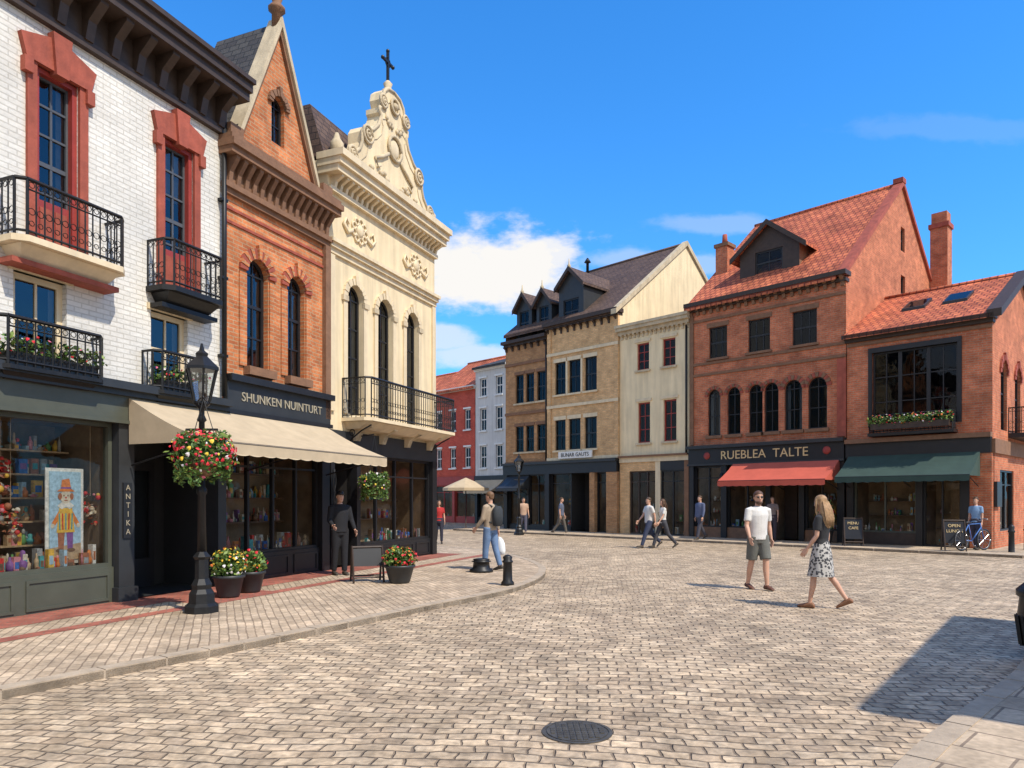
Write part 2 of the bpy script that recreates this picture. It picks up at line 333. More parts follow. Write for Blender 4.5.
def balcony(B,a,b,dep,zf,zr,slabmat,th=.16,brk=True,p='balcony'):
    c=min(.14,dep*.4)
    B.prism(p+'_floor',slabmat,[(a,0,zf-th*.55),(a,-dep+c,zf-th*.55),(a+c,-dep,zf-th*.55),(b-c,-dep,zf-th*.55),(b,-dep+c,zf-th*.55),(b,0,zf-th*.55)],
            [(a,0,zf),(a,-dep+c,zf),(a+c,-dep,zf),(b-c,-dep,zf),(b,-dep+c,zf),(b,0,zf)])
    i=.1
    B.prism(p+'_floor',slabmat,[(a+i*2,0,zf-th*1.7),(a+i*2,-dep*.45,zf-th*1.7),(b-i*2,-dep*.45,zf-th*1.7),(b-i*2,0,zf-th*1.7)],
            [(a+i,0,zf-th*.55-.003),(a+i,-dep+i,zf-th*.55-.003),(b-i,-dep+i,zf-th*.55-.003),(b-i,0,zf-th*.55-.003)])
    e=.04
    railing(B,p+'_railing',M['iron'],[(a+e,0),(a+e,-dep+c),(a+c,-dep+e),(b-c,-dep+e),(b-e,-dep+c),(b-e,0)],zf,zr)
    if brk:
        for x in (a+.25,b-.25):
            B.tube(p+'_brackets',M['iron'],[(x,-.01,zf-.6),(x,-.12,zf-.45),(x,-dep*.5,zf-.28),(x,-dep*.85,zf-th-.02)],.018,6)
            B.ringv(p+'_brackets',M['iron'],(x,-.12,zf-.32),.07,.012,10,'yz')
def awning(B,a,b,zt,zb,proj,mat,val=.2,p='awning'):
    n=24; y0=-.14
    rows=[]
    for j in range(7):
        t=j/6; rows.append([(a+(b-a)*i/n,y0-proj*t,zt+(zb-zt)*t-.05*math.sin(math.pi*t)-.02*abs(math.sin(i*math.pi/8))*math.sin(math.pi*t)) for i in range(n+1)])
    v=[q for r in rows for q in r]; f=[(j*(n+1)+i,j*(n+1)+i+1,(j+1)*(n+1)+i+1,(j+1)*(n+1)+i) for j in range(6) for i in range(n)]
    B.mesh(p+'_canvas',mat,v,f)
    for x in (a,b):
        B.poly(p+'_canvas',mat,[(x,y0,zt)]+[(x,y0-proj*t/6,zt+(zb-zt)*t/6-.05*math.sin(math.pi*t/6)) for t in range(1,7)]+[(x,y0-proj,zb-.03),(x,y0,zb-.03)])
    m=max(6,int((b-a)/.3)); y=y0-proj-.004
    for i in range(m):
        xa=a+(b-a)*i/m; xb=a+(b-a)*(i+1)/m; w1=R.uniform(-.012,.012)
        pts=[(xa,y,zb)]+[(xa+(xb-xa)*k/6,y-(.012+w1)*math.sin(math.pi*k/6),zb-val*.9-val*.1*math.sin(math.pi*k/6)) for k in range(7)]+[(xb,y,zb)]
        B.poly(p+'_valance',mat,pts)
    B.bar(p+'_frame',M['iron'],(a,y0-proj+.01,zb-.01),(b,y0-proj+.01,zb-.01),.015)
    for x in (a+.05,(a+b)/2,b-.05): B.bar(p+'_frame',M['iron'],(x,y0,zb-.35),(x,y0-proj+.02,zb-.02),.014)
def brackets(B,p,mat,x0,x1,z0,z1,dep,sp=.35,w=.1):
    n=max(1,int((x1-x0)/sp))
    for i in range(n+1):
        x=x0+(x1-x0)*i/n
        B.prism(p,mat,[(x-w/2,0,z0),(x-w/2,-dep*.3,z0),(x-w/2,-dep*.45,(z0+z1)/2),(x-w/2,-dep,z1-.05),(x-w/2,-dep,z1),(x-w/2,0,z1)],
                [(x+w/2,0,z0),(x+w/2,-dep*.3,z0),(x+w/2,-dep*.45,(z0+z1)/2),(x+w/2,-dep,z1-.05),(x+w/2,-dep,z1),(x+w/2,0,z1)])
def cornice(B,p,mat,x0,x1,z,layers):
    for dz0,dz1,o in layers: B.box(p,mat,x0-(o*.3),x1+(o*.3),-o,.2+o*.01,z+dz0,z+dz1)
def room(B,p,mat,a,b,z0,z1,y0,y1):
    for q in ([(a,y0,z0),(a,y1,z0),(a,y1,z1),(a,y0,z1)],[(b,y0,z0),(b,y1,z0),(b,y1,z1),(b,y0,z1)],[(a,y1,z0),(b,y1,z0),(b,y1,z1),(a,y1,z1)],[(a,y0,z0),(b,y0,z0),(b,y1,z0),(a,y1,z0)],[(a,y0,z1),(b,y0,z1),(b,y1,z1),(a,y1,z1)]): B.poly(p,mat,q)
def goods(B,a,b,y0,y1,z,n,hmax=.35):
    ks=[k for k in M if k.startswith('g_')]+['g_brown','g_tan','g_cream','g_rust','g_white']
    for i in range(n):
        x=R.uniform(a+.06,b-.06); y=R.uniform(y0,y1); m=M[R.choice(ks)]; m2=M[R.choice(ks)]; h=R.uniform(.06,hmax); w=R.uniform(.02,.07); t=R.random()
        if t<.45:
            B.box('shop_goods',m,x-w,x+w,y-.03,y+.03+R.random()*.05,z,z+h); B.box('shop_goods_labels',m2,x-w*.7,x+w*.7,y-.033,y-.03,z+h*.3,z+h*.7)
        elif t<.7: B.lathe('shop_goods_round',m,[(w*.8,z),(w*.85,z+h*.6),(w*.3,z+h*.8),(w*.25,z+h)],x,y,10)
        elif t<.85: B.lathe('shop_goods_round',m,[(w*.4,z),(w*.9,z+h*.3),(w*.95,z+h*.45),(w*.5,z+h*.62),(w*.6,z+h*.75),(w*.45,z+h*.95),(w*.1,z+h)],x,y,10)
        else:
            B.lathe('shop_goods_round',m,[(w*.5,z),(w*.8,z+h*.2),(w*.5,z+h*.55),(w*.25,z+h*.6)],x,y,8); B.ball('shop_goods_round',m2,(x,y,z+h*.75),w*.5,w*.5,h*.18,8,6)
            for s in (-1,1): B.tube('shop_goods_round',m2,[(x+s*w*.4,y,z+h*.5),(x+s*w*1.1,y,z+h*.35)],w*.18,5)
def shopwin(B,a,b,z0,z1,panes,fm,y=.1,t=.06,depth=1.3,ng=30,roommat=None,transom=True,shelves=2):
    B.box('shopfront_frame',fm,a,a+t,y-.06,y+.05,z0,z1); B.box('shopfront_frame',fm,b-t,b,y-.06,y+.05,z0,z1)
    B.box('shopfront_frame',fm,a+t,b-t,y-.063,y+.05,z0,z0+t); B.box('shopfront_frame',fm,a+t,b-t,y-.063,y+.05,z1-t,z1)
    for i in range(1,panes):
        x=a+(b-a)*i/panes; B.box('shopfront_frame',fm,x-.025,x+.025,y-.045,y+.04,z0+t,z1-t)
    if transom: B.box('shopfront_frame',fm,a+t,b-t,y-.04,y+.03,z1-.5,z1-.46)
    B.poly('shop_glass',M['sglass'],[(a,y,z0),(b,y,z0),(b,y,z1),(a,y,z1)])
    room(B,'shop_interior',roommat or M['warm'],a+.004,b-.004,z0+.004,z1-.004,y+.06,y+depth)
    if ng:
        goods(B,a,b,y+.12,y+.5,z0+.01,ng)
        for k in range(shelves):
            zs=z0+.55+k*.5
            B.box('shop_shelves',M['g_brown'],a+.1,b-.1,y+depth-.32,y+depth-.02,zs,zs+.03); goods(B,a+.1,b-.1,y+depth-.25,y+depth-.1,zs+.03,int(ng*.8),.3)
def panels(B,a,b,z0,z1,n,mat,y=0):
    B.box('stallriser',mat,a,b,y,y+.2,z0,z1)
    w=(b-a)/n
    for i in range(n):
        x0=a+w*i+.08; x1=a+w*(i+1)-.08
        B.box('stallriser_panels',mat,x0,x1,y-.02,y,z0+.12,z0+.16); B.box('stallriser_panels',mat,x0,x1,y-.02,y,z1-.12,z1-.08)
        B.box('stallriser_panels',mat,x0,x0+.04,y-.021,y,z0+.16,z1-.12); B.box('stallriser_panels',mat,x1-.04,x1,y-.021,y,z0+.16,z1-.12)
def gable_roof(B,p,mat,x0,x1,y0,y1,ze,zr,th=.16,ox=.2,oy=.3):
    ym=(y0+y1)/2; k=(zr-ze)/(ym-y0)
    for (ya,yb) in ((y0-oy,ym),(y1+oy,ym)):
        za=ze-oy*k
        lo=[(x0-ox,ya,za),(x1+ox,ya,za),(x1+ox,yb,zr),(x0-ox,yb,zr)]
        B.prism(p,mat,lo,[(q[0],q[1],q[2]+th) for q in lo])
    B.tube(p+'_ridge',mat,[(x0-ox,ym,zr+th),(x1+ox,ym,zr+th)],.09,8)
def shell(B,mat,x0,x1,dep,z1,left=True,right=True,z0=0):
    if left: B.poly('side_wall',mat,[(x0,0.0,z0),(x0,dep,z0),(x0,dep,z1),(x0,0.0,z1)])
    if right: B.poly('side_wall',mat,[(x1,0.0,z0),(x1,dep,z0),(x1,dep,z1),(x1,0.0,z1)])
    B.poly('back_wall',mat,[(x0,dep,z0),(x1,dep,z0),(x1,dep,z1),(x0,dep,z1)])
uL=(.3754,.9269); OL=(-7.21,8.0,0.0)
uR=(.7,-.7142); OR=(-.34,38.0,0)
GZ=.08
# ================================================================== LEFT: white brick building
B=Bld('white_brick_building',OL,uL)
wins=[(-1.75,-1.1),(1.85,2.47),(3.95,4.57)]
ops=[(a,b,5.06,7.6) for a,b in wins]+[(-1.8,-1.05,3.5,4.7),(1.56,2.3,3.5,4.7),(3.72,4.46,3.5,4.7)]
wall(B,'front_wall',M['white_brick'],-4,5.24,3.4,8.6,ops)
shell(B,M['white_brick'],-4,5.24,9,9.0)
for a,b in wins:
    window(B,a+.05,b-.05,5.1,7.55,.14,cols=2,rows=6,fm=M['sash'],t=.05,cur=True)
    B.box('window_trim',M['redpaint'],a,a+.07,.02,.2,5.06,7.6); B.box('window_trim',M['redpaint'],b-.07,b,.02,.2,5.06,7.6); B.box('window_trim',M['redpaint'],a+.07,b-.07,.021,.2,7.53,7.6)
    B.box('window_trim',M['redstone'],a-.13,a,-.05,.1,5.06,7.6); B.box('window_trim',M['redstone'],b,b+.13,-.05,.1,5.06,7.6)
    B.box('window_trim',M['redpaint'],a+.07,b-.07,.07,.13,5.1,5.8)
    for s in (0,1):
        xa=a+.11+s*(b-a-.18)/2; B.box('door_panels',M['redstone'],xa,xa+.17,.058,.07,5.2,5.7)
    B.prism('window_lintel',M['redstone'],[(a-.16,-.08,7.6),(b+.16,-.08,7.6),(b+.24,-.08,7.9),((a+b)/2+.14,-.08,8.04),((a+b)/2-.14,-.08,8.04),(a-.24,-.08,7.9)],
            [(a-.16,.1,7.6),(b+.16,.1,7.6),(b+.24,.1,7.9),((a+b)/2+.14,.1,8.04),((a+b)/2-.14,.1,8.04),(a-.24,.1,7.9)])
    B.prism('window_lintel',M['redstone'],[((a+b)/2-.09,-.13,7.55),((a+b)/2+.09,-.13,7.55),((a+b)/2+.14,-.13,8.12),((a+b)/2-.14,-.13,8.12)],[((a+b)/2-.09,.1,7.55),((a+b)/2+.09,.1,7.55),((a+b)/2+.14,.1,8.12),((a+b)/2-.14,.1,8.12)])
    B.box('window_lintel',M['redstone'],a-.2,a-.08,-.1,.1,7.4,7.6)
    B.box('window_lintel',M['redstone'],b+.08,b+.2,-.1,.1,7.4,7.6)
for a,b,m in ((-1.8,-1.05,M['creamtrim']),(1.56,2.3,M['creamtrim']),(3.72,4.46,M['creamtrim'])):
    window(B,a,b,3.5,4.7,.12,cols=2,rows=2,fm=m,t=.08,cur=True)
    B.box('window_trim_lower',m,a-.08,b+.08,-.04,.08,4.7,4.8)
for a,b in ((-2.2,-.65),(1.3,2.95),(3.62,4.88)):
    balcony(B,a,b,.5,5.05,5.78,M['creamtrim'] if a<3 else M['iron'],.15,brk=False)
    B.box('balcony_floor',M['redstone'] if a<3 else M['iron'],a+.05,b-.05,-.3,0,4.72,4.79)
for a,b in ((-2.2,-.7),(1.15,2.72),(3.52,4.7)):
    balcony(B,a,b,.36,3.38,4.0,M['iron'],.1,brk=False,p='lower_balcony')
    B.box('window_box',M['iron'],a+.15,b-.15,-.29,-.1,3.4,3.56)
    n=int((b-a)/.3)
    for i in range(n+1):
        x=a+.2+(b-a-.4)*i/n
        B.leaves('balcony_plants',(x,-.2,3.66),.2,.15,.15,80,.045,[M['leaf1'],M['leaf2'],M['leaf3']],.1)
        B.flowers('balcony_flowers',(x,-.22,3.66),.19,.15,.15,9,.024,[M['f_red'],M['f_pink'],M['f_red'],M['f_wht']])
cornice(B,'cornice',M['dkwood'],-4,5.24,8.2,[(0,.12,.1),(.6,.75,.5),(.75,.9,.56),(.9,.98,.62)])
B.box('cornice_frieze',M['dkwood'],-4,5.24,-.05,.2,8.32,8.8)
brackets(B,'cornice_brackets',M['dkwood'],-3.8,5.1,8.3,8.8,.44,.42,.13)
B.box('roof',M['slate'],-4.0,5.2,-.4,9,9.18,9.26)
B.box('fascia',M['olive'],-4,5.24,-.12,.2,2.85,3.3)
B.box('fascia_moulding',M['charcoal'],-4.02,5.22,-.3,.2,3.3,3.42); B.box('fascia_moulding',M['charcoal'],-4.02,5.22,-.2,.18,3.22,3.3)
B.box('fascia_moulding',M['olive'],-4,3.3,-.16,.0,2.8,2.85)
panels(B,-4,3.05,GZ-.08,.62,5,M['olive'])
shopwin(B,-4,-.2,.62,2.8,2,M['olive'],transom=False,ng=20)
shopwin(B,-.1,3.05,.62,2.8,1,M['olive'],transom=False,ng=0,depth=1.2,roommat=pm('brown_interior',(.2,.14,.085),.9,var=.5,scale=2))
B.box('pilaster',M['charcoal'],3.06,3.33,-.1,.2,0,2.85); B.box('pilaster',M['charcoal'],3.02,3.37,-.14,.21,0,.3)
B.box('pilaster',M['charcoal'],5.05,5.24,-.1,.2,0,2.85)
B.box('vertical_sign',M['black'],3.12,3.27,-.125,-.1,1.05,1.9)
for i,c in enumerate('ANTIKA'): B.text('vertical_sign_letters',M['dullgold'],c,3.195,-.13,1.82-i*.135,.12,.002)
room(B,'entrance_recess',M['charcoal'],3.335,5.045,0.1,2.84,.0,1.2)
B.box('entrance_door',M['black'],3.75,3.85,1.1,1.17,.1,2.3); B.box('entrance_door',M['black'],4.65,4.75,1.1,1.17,.1,2.3)
B.box('entrance_door',M['black'],3.85,4.65,1.1,1.17,.1,.6); B.box('entrance_door',M['black'],3.85,4.65,1.1,1.17,2.15,2.3); B.poly('entrance_glass',M['glass'],[(3.85,1.13,.6),(4.65,1.13,.6),(4.65,1.13,2.15),(3.85,1.13,2.15)])
goods(B,.6,3.0,.18,.55,.63,95,.34)
for x,z in ((1.45,1.3),(1.75,1.25),(1.3,1.8),(1.62,1.85),(2.93,1.4)):
    for k in range(11): B.ball('hanging_toys',M[R.choice(['g_red','g_red','g_red','g_rust','g_yellow','g_pink','g_cream'])],(x+R.uniform(-.12,.12),.35+R.uniform(-.08,.08),z+R.uniform(-.12,.38)),R.uniform(.015,.05))
    B.leaves('hanging_toys_ribbons',(x,.35,z+.1),.14,.1,.28,40,.04,[M['g_red'],M['g_rust'],M['g_cream']],.1)
    B.bar('hanging_cords',M['g_tan'],(x,.35,z+.3),(x,.35,2.78),.003)
for zz in (.95,1.3,1.65,2.0,2.35):
    B.box('shop_shelves',M['g_tan'],.2,2.95,.85,1.1,zz,zz+.025); goods(B,.2,2.95,.88,1.05,zz+.025,48,.26)
def blob(B,p,m,x,z,rx,rz,y): B.poly(p,M[m],[(x+rx*math.cos(t*math.pi/8),y,z+rz*math.sin(t*math.pi/8)) for t in range(16)])
def quad(B,p,m,pts,y): B.poly(p,M[m],[(x,y,z) for x,z in pts])
B.box('toy_poster',M['g_white'],2.2,2.78,.3,.315,.7,2.1)
B.box('toy_poster_border',M['g_sky'],2.25,2.73,.285,.299,.76,2.05)
c=2.49
F='toy_poster_figure'
quad(B,F,'g_tan',[(2.25,.76),(2.73,.76),(2.73,1.0),(2.25,.94)],.284)
for s in (-1,1):
    quad(B,F,'g_rust' if s<0 else 'g_purple',[(c+s*.01,1.18),(c+s*.12,1.18),(c+s*.11,.92),(c+s*.03,.92)],.283); blob(B,F,'g_brown',c+s*.085,.9,.065,.03,.282)
    quad(B,F,'g_orange',[(c+s*.09,1.5),(c+s*.21,1.3),(c+s*.17,1.25),(c+s*.07,1.4)],.281); blob(B,F,'g_cream',c+s*.195,1.26,.03,.035,.28)
quad(B,F,'g_yellow',[(c-.1,1.52),(c+.1,1.52),(c+.14,1.16),(c-.14,1.16)],.279)
for i in range(5): quad(B,F,'g_red' if i%2 else 'g_teal',[(c-.11+i*.05,1.44),(c-.09+i*.05,1.44),(c-.08+i*.045,1.2),(c-.1+i*.045,1.2)],.278)
quad(B,F,'g_white',[(c-.13,1.55),(c-.06,1.5),(c,1.54),(c+.06,1.5),(c+.13,1.55),(c+.07,1.6),(c-.07,1.6)],.277)
blob(B,F,'g_cream',c,1.68,.085,.1,.276); blob(B,F,'g_brown',c-.03,1.7,.01,.014,.275); blob(B,F,'g_brown',c+.03,1.7,.01,.014,.275); blob(B,F,'g_red',c,1.67,.014,.014,.2745); blob(B,F,'g_rust',c,1.63,.03,.01,.2745)
blob(B,F,'g_rust',c-.09,1.69,.03,.05,.274); blob(B,F,'g_rust',c+.09,1.69,.03,.05,.274)
quad(B,F,'g_orange',[(c-.14,1.76),(c+.14,1.76),(c+.08,1.8),(c+.05,1.95),(c-.06,1.93),(c-.08,1.8)],.273); quad(B,F,'g_purple',[(c-.08,1.8),(c+.08,1.8),(c+.075,1.825),(c-.078,1.825)],.272)
B.tube('drainpipe',M['iron'],[(5.2,-.09,8.9),(5.2,-.09,3.5)],.045,8)
for z in (4.2,5.6,7.0,8.2): B.box('drainpipe_clips',M['iron'],5.13,5.27,-.12,0,z,z+.05)
B.done()
# ================================================================== orange brick gabled building
B=Bld('gabled_brick_building',OL,uL)
ob=M['orange_brick']
wall(B,'front_wall',ob,5.25,8.31,3.3,8.3,[(5.85,6.44,4.15,6.25,1),(7.0,7.55,4.15,6.25,1)])
wall(B,'gable_wall',ob,5.55,7.95,8.1,11.1,[(6.56,6.94,8.75,9.7,1)],y=.02,top=lambda x:11.1-abs(x-6.75)*2.42,apex=6.75)
shell(B,ob,5.25,8.31,9,8.3)
B.poly('gable_back',ob,[(5.55,1.4,8.3),(7.95,1.4,8.3),(6.75,1.4,11.2)])
for s in (-1,1):
    B.prism('gable_roof',M['slate'],[(6.75,.0,11.05),(6.75+s*1.25,.0,8.1),(6.75+s*1.25,1.6,8.1),(6.75,1.6,11.05)],[(6.75,0,11.2),(6.75+s*1.33,0,8.1),(6.75+s*1.33,1.6,8.1),(6.75,1.6,11.2)])
    B.prism('gable_coping',M['stone'],[(6.75,-.1,11.1),(6.75+s*1.2,-.1,8.2),(6.75+s*1.28,-.1,8.2),(6.75,-.1,11.3)],[(6.75,.25,11.1),(6.75+s*1.2,.25,8.2),(6.75+s*1.28,.25,8.2),(6.75,.25,11.3)])
    B.prism('gable_moulding',M['brownstone'],[(6.75,-.05,10.95),(6.75+s*1.14,-.05,8.2),(6.75+s*1.2,-.05,8.2),(6.75,-.05,11.1)],[(6.75,.05,10.95),(6.75+s*1.14,.05,8.2),(6.75+s*1.2,.05,8.2),(6.75,.05,11.1)])
    B.box('gable_kneeler',M['brownstone'],6.75+s*1.18,6.75+s*1.5,-.2,.3,8.2,8.45)
B.lathe('gable_finial',M['brownstone'],[(.1,11.1),(.1,11.4),(.17,11.45),(.17,11.5),(.08,11.6),(.12,11.72),(.1,11.8),(.03,11.95)],6.75,.05,10)
B.prism('mansard_roof',M['slate'],[(5.25,.1,8.25),(8.31,.1,8.25),(8.31,3,8.25),(5.25,3,8.25)],[(5.25,.8,9.9),(8.31,.8,9.9),(8.31,3,9.9),(5.25,3,9.9)])
window(B,6.56,6.94,8.77,9.7,.14,arch=True,cols=2,rows=3,cur=False); arch_ring(B,'gable_window_arch',M['brownstone'],6.56,6.94,9.7,.12,.04)
for a,b in ((5.85,6.44),(7.0,7.55)):
    window(B,a,b,4.15,6.25,.14,arch=True,cols=2,rows=4,t=.06,cur=True)
    arch_ring(B,'window_arches',M['redstone'],a,b,6.25,.2,.05,15,mat2=ob)
    sill(B,a,b,4.15,M['brownstone'],h=.16,o=.16)
    B.box('window_jamb',ob,a-.2,a-.02,-.035,.0,4.15,5.9); B.box('window_jamb',ob,b+.02,b+.2,-.035,.0,4.15,5.9)
cornice(B,'cornice',M['brownstone'],5.25,8.31,7.2,[(0,.1,.08),(.1,.2,.14),(.66,.78,.32),(.78,.9,.38),(.9,1.0,.32)])
B.box('cornice_frieze',M['brownstone'],5.25,8.31,-.06,.2,7.4,7.86)
brackets(B,'cornice_brackets',M['brownstone'],5.35,8.2,7.35,7.86,.28,.19,.09)
for z in (6.95,6.7): B.box('belt_course',M['redstone'],5.26,8.3,-.03,.05,z,z+.05)
B.box('corner_pier',M['brownstone'],8.15,8.33,-.1,.2,3.4,7.2)
B.box('fascia',M['charcoal'],5.27,8.31,-.1,.2,3.28,3.8); B.box('fascia_moulding',M['black'],5.26,8.32,-.22,.2,3.8,3.92); B.box('fascia_moulding',M['black'],5.26,8.32,-.16,.2,3.2,3.28)
B.text('shop_sign_lettering',M['dullgold'],'SHUNKEN NUINTURT',6.8,-.11,3.54,.24,.006)
panels(B,5.27,8.05,0,.6,3,M['black'])
shopwin(B,5.27,8.05,.6,2.75,4,M['black'],ng=70,depth=1.1,shelves=3)
B.box('fascia_lower',M['charcoal'],5.27,8.31,-.05,.2,2.75,3.2)
B.box('pilaster',M['black'],8.05,8.31,-.08,.2,0,2.75)
awning(B,3.2,8.15,3.2,2.52,1.5,M['awn_tan'],.2)
B.done()
# ================================================================== cream baroque building
B=Bld('cream_baroque_building',OL,uL)
cr=M['cream']; W=[(9.05,9.7),(10.32,11.02),(11.7,12.34)]
wall(B,'front_wall',cr,8.34,13.3,3.2,8.9,[(a,b,3.62,6.65,1) for a,b in W])
shell(B,cr,8.34,13.3,9,9.2)
for a,b in W:
    window(B,a,b,3.62,6.65,.14,arch=True,cols=2,rows=5,t=.06,cur=True)
    arch_ring(B,'window_arches',M['creamtrim'],a,b,6.65,.15,.05,13)
    B.box('window_jamb',M['creamtrim'],a-.15,a-.002,-.04,.02,3.62,6.3); B.box('window_jamb',M['creamtrim'],b+.002,b+.15,-.04,.02,3.62,6.3)
    B.box('impost',M['stone'],a-.2,a,-.07,.02,6.2,6.32); B.box('impost',M['stone'],b,b+.2,-.07,.02,6.2,6.32)
for x in (8.36,13.1): B.box('corner_pilaster',M['creamtrim'],x,x+.18,-.06,.1,3.62,7.1)
cornice(B,'cornice',M['creamtrim'],8.36,13.3,8.6,[(-.1,0,.1),(.25,.4,.34),(.4,.55,.42),(.55,.7,.5)])
brackets(B,'cornice_brackets',M['creamtrim'],8.5,13.2,8.57,8.85,.3,.2,.08)
cornice(B,'architrave',M['creamtrim'],8.36,13.3,7.25,[(0,.1,.12),(.1,.18,.18),(-.12,0,.06)])
for x in (9.55,12.2):
    for i in range(9):
        t=i*.7; B.ringv('relief_ornament',M['creamtrim'],(x+.24*math.cos(t),-.02,7.98+.22*math.sin(t)),.08,.028,8)
    B.ball('relief_ornament',M['creamtrim'],(x,-.02,7.98),.14,.07,.16)
    for s in (-1,1):
        B.tube('relief_ornament',M['creamtrim'],[(x+s*.3,-.02,7.9),(x+s*.5,-.03,7.8),(x+s*.65,-.03,7.95),(x+s*.55,-.03,8.1),(x+s*.45,-.03,8.0)],[.05,.045,.04,.03,.02],6)
cx=10.95
prof=[(0,12.0),(.28,11.95),(.45,11.8),(.5,11.6),(.42,11.4),(.66,11.3),(.66,11.18),(.6,11.12),(.7,10.85),(.95,10.6),(1.25,10.45),(1.32,10.5),(1.42,10.35),(1.42,10.1),(1.5,9.9),(1.75,9.68),(1.98,9.6),(2.04,9.5),(2.04,9.25)]
out=[(cx+x,z) for x,z in prof]+[(cx-x,z) for x,z in prof[:0:-1]]
B.prism('parapet_pediment',cr,[(x,-.1,z) for x,z in out],[(x,.3,z) for x,z in out])
for s in (-1,1):
    ed=[(cx+s*x,-.1,z) for x,z in prof]; B.tube('pediment_moulding',M['stone'],ed,.045,6)
    ed=[(cx+s*x*.84,-.1,9.3+(z-9.3)*.88) for x,z in prof]; B.tube('pediment_moulding',M['stone'],ed,.02,6)
    for (x,z,r) in ((.54,11.5,.15),(1.22,10.35,.2),(1.84,9.62,.16)):
        B.ringv('pediment_volutes',M['stone'],(cx+s*x,-.14,z),r,.04,12); B.ringv('pediment_volutes',M['stone'],(cx+s*x,-.16,z),r*.5,.03,10); B.ball('pediment_volutes',M['stone'],(cx+s*x,-.16,z),.05)
    B.lathe('pediment_urns',M['stone'],[(.08,9.3),(.07,9.45),(.14,9.55),(.16,9.7),(.08,9.82),(.04,9.95)],cx+s*2.2,.05,10)
    for j in range(6): B.ball('pediment_leafwork',M['stone'],(cx+s*(.35+j*.14),-.12,9.62+.12*math.sin(j*1.3)),.1,.05,.07,8,6)
    for j in range(5): B.ball('pediment_leafwork',M['stone'],(cx+s*(.12+.06*j),-.12,11.05+.05*math.sin(j*2)+j*.02),.06,.04,.06,8,6)
B.ringv('pediment_cartouche',M['stone'],(cx,-.14,10.55),.3,.05,16); B.ball('pediment_cartouche',M['creamtrim'],(cx,-.1,10.55),.24,.06,.24)
B.ringv('pediment_cartouche',M['stone'],(cx,-.14,11.62),.18,.04,14); B.ball('pediment_cartouche',M['stone'],(cx,-.12,11.62),.1)
for s in (-1,1): B.tube('pediment_cartouche',M['stone'],[(cx+s*.3,-.13,10.3),(cx+s*.6,-.14,10.1),(cx+s*.9,-.14,9.95),(cx+s*.8,-.14,9.75),(cx+s*.65,-.14,9.85)],[.05,.045,.04,.03,.02],6)
B.lathe('pediment_pedestal',M['stone'],[(.2,11.95),(.16,12.07),(.08,12.15),(.12,12.25),(.05,12.33)],cx,.08,10)
B.box('roof_cross',M['iron'],cx-.03,cx+.03,.05,.11,12.3,13.1); B.box('roof_cross',M['iron'],cx-.24,cx+.24,.053,.107,12.78,12.84)
for q in ((-.24,12.81),(.24,12.81),(0,13.1)): B.ball('roof_cross',M['iron'],(cx+q[0],.08,q[1]),.05)
B.ringv('roof_cross',M['iron'],(cx,.08,12.81),.12,.014,12)
B.prism('mansard_roof',M['slate2'],[(8.36,.1,9.3),(13.3,.1,9.3),(13.3,6,9.3),(8.36,6,9.3)],[(8.5,.6,10.6),(12.9,.7,10.6),(12.9,5,10.6),(8.5,5,10.6)])
balcony(B,8.85,13.25,.75,3.5,4.4,M['creamtrim'],.14,brk=True)
for x in (9.3,10.4,11.6,12.8): brackets(B,'balcony_corbels',M['creamtrim'],x,x+.01,3.0,3.36,.5,1,.14)
B.box('fascia',M['charcoal'],8.36,13.28,-.06,.2,2.7,3.2)
B.box('pilaster',M['black'],8.36,8.5,-.08,.2,0,2.7); B.box('pilaster',M['black'],13.05,13.3,-.08,.2,0,2.7); B.box('pilaster',M['black'],9.35,9.5,-.08,.2,0,2.7)
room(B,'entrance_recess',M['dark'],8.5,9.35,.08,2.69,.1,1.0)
B.box('entrance_door',M['black'],8.55,9.3,.9,.95,.08,2.2)
panels(B,9.5,13.05,0,.55,4,M['black'])
shopwin(B,9.5,13.05,.55,2.7,4,M['black'],ng=55,depth=1.2)
for k in (-1,1): B.tube('wall_scroll',M['iron'],[(8.43+.05*k*math.sin(i*.8),-.12,.6+1.7*i/16) for i in range(17)],.015,5)
B.tube('basket_bracket',M['iron'],[(9.35,-.02,3.1),(9.35,-.55,3.15)],.015,5)
B.box('corner_plinth',M['charcoal'],13.3,13.36,-.05,9,0,3.2)
B.done()
# ================================================================== RIGHT ROW
B=Bld('dormered_brick_building',OR,uR)
bb=M['brown_brick']; tb=M['tan_brick']; Lw=[(.75,1.35),(1.5,2.1),(2.3,2.9)]; Rw=[(3.6,4.3),(4.5,5.25),(5.5,6.25)]
wall(B,'front_wall_left',bb,0,3.1,3.5,9.9,[(a,b,z,z+h) for a,b in Lw for z,h in ((4.1,1.35),(6.65,1.5))])
wall(B,'front_wall_right',tb,3.1,7.54,3.5,10.4,[(a,b,z,z+h) for a,b in Rw for z,h in ((4.05,1.5),(6.8,1.6))],y=-.06)
for a,b in Lw:
    for z,h in ((4.1,1.35),(6.65,1.5)): window(B,a,b,z,z+h,cols=2,rows=2,cur=False,g=M['dglass']); sill(B,a,b,z,M['stone']); B.box('lintels',M['brownstone'],a-.06,b+.06,-.03,.05,z+h,z+h+.16)
for a,b in Rw:
    for z,h in ((4.05,1.5),(6.8,1.6)): window(B,a,b,z,z+h,y=.06,cols=2,rows=2,g=M['dglass']); sill(B,a,b,z,M['creamtrim'],o=.16); B.box('lintels',M['creamtrim'],a-.06,b+.06,-.1,.02,z+h,z+h+.18)
for z in (3.55,6.15,8.75): B.box('belt_course',M['creamtrim'],3.1,7.54,-.13,.0,z,z+.14); B.box('belt_course',M['brownstone'],0,3.09,-.07,.05,z-.1,z+.04)
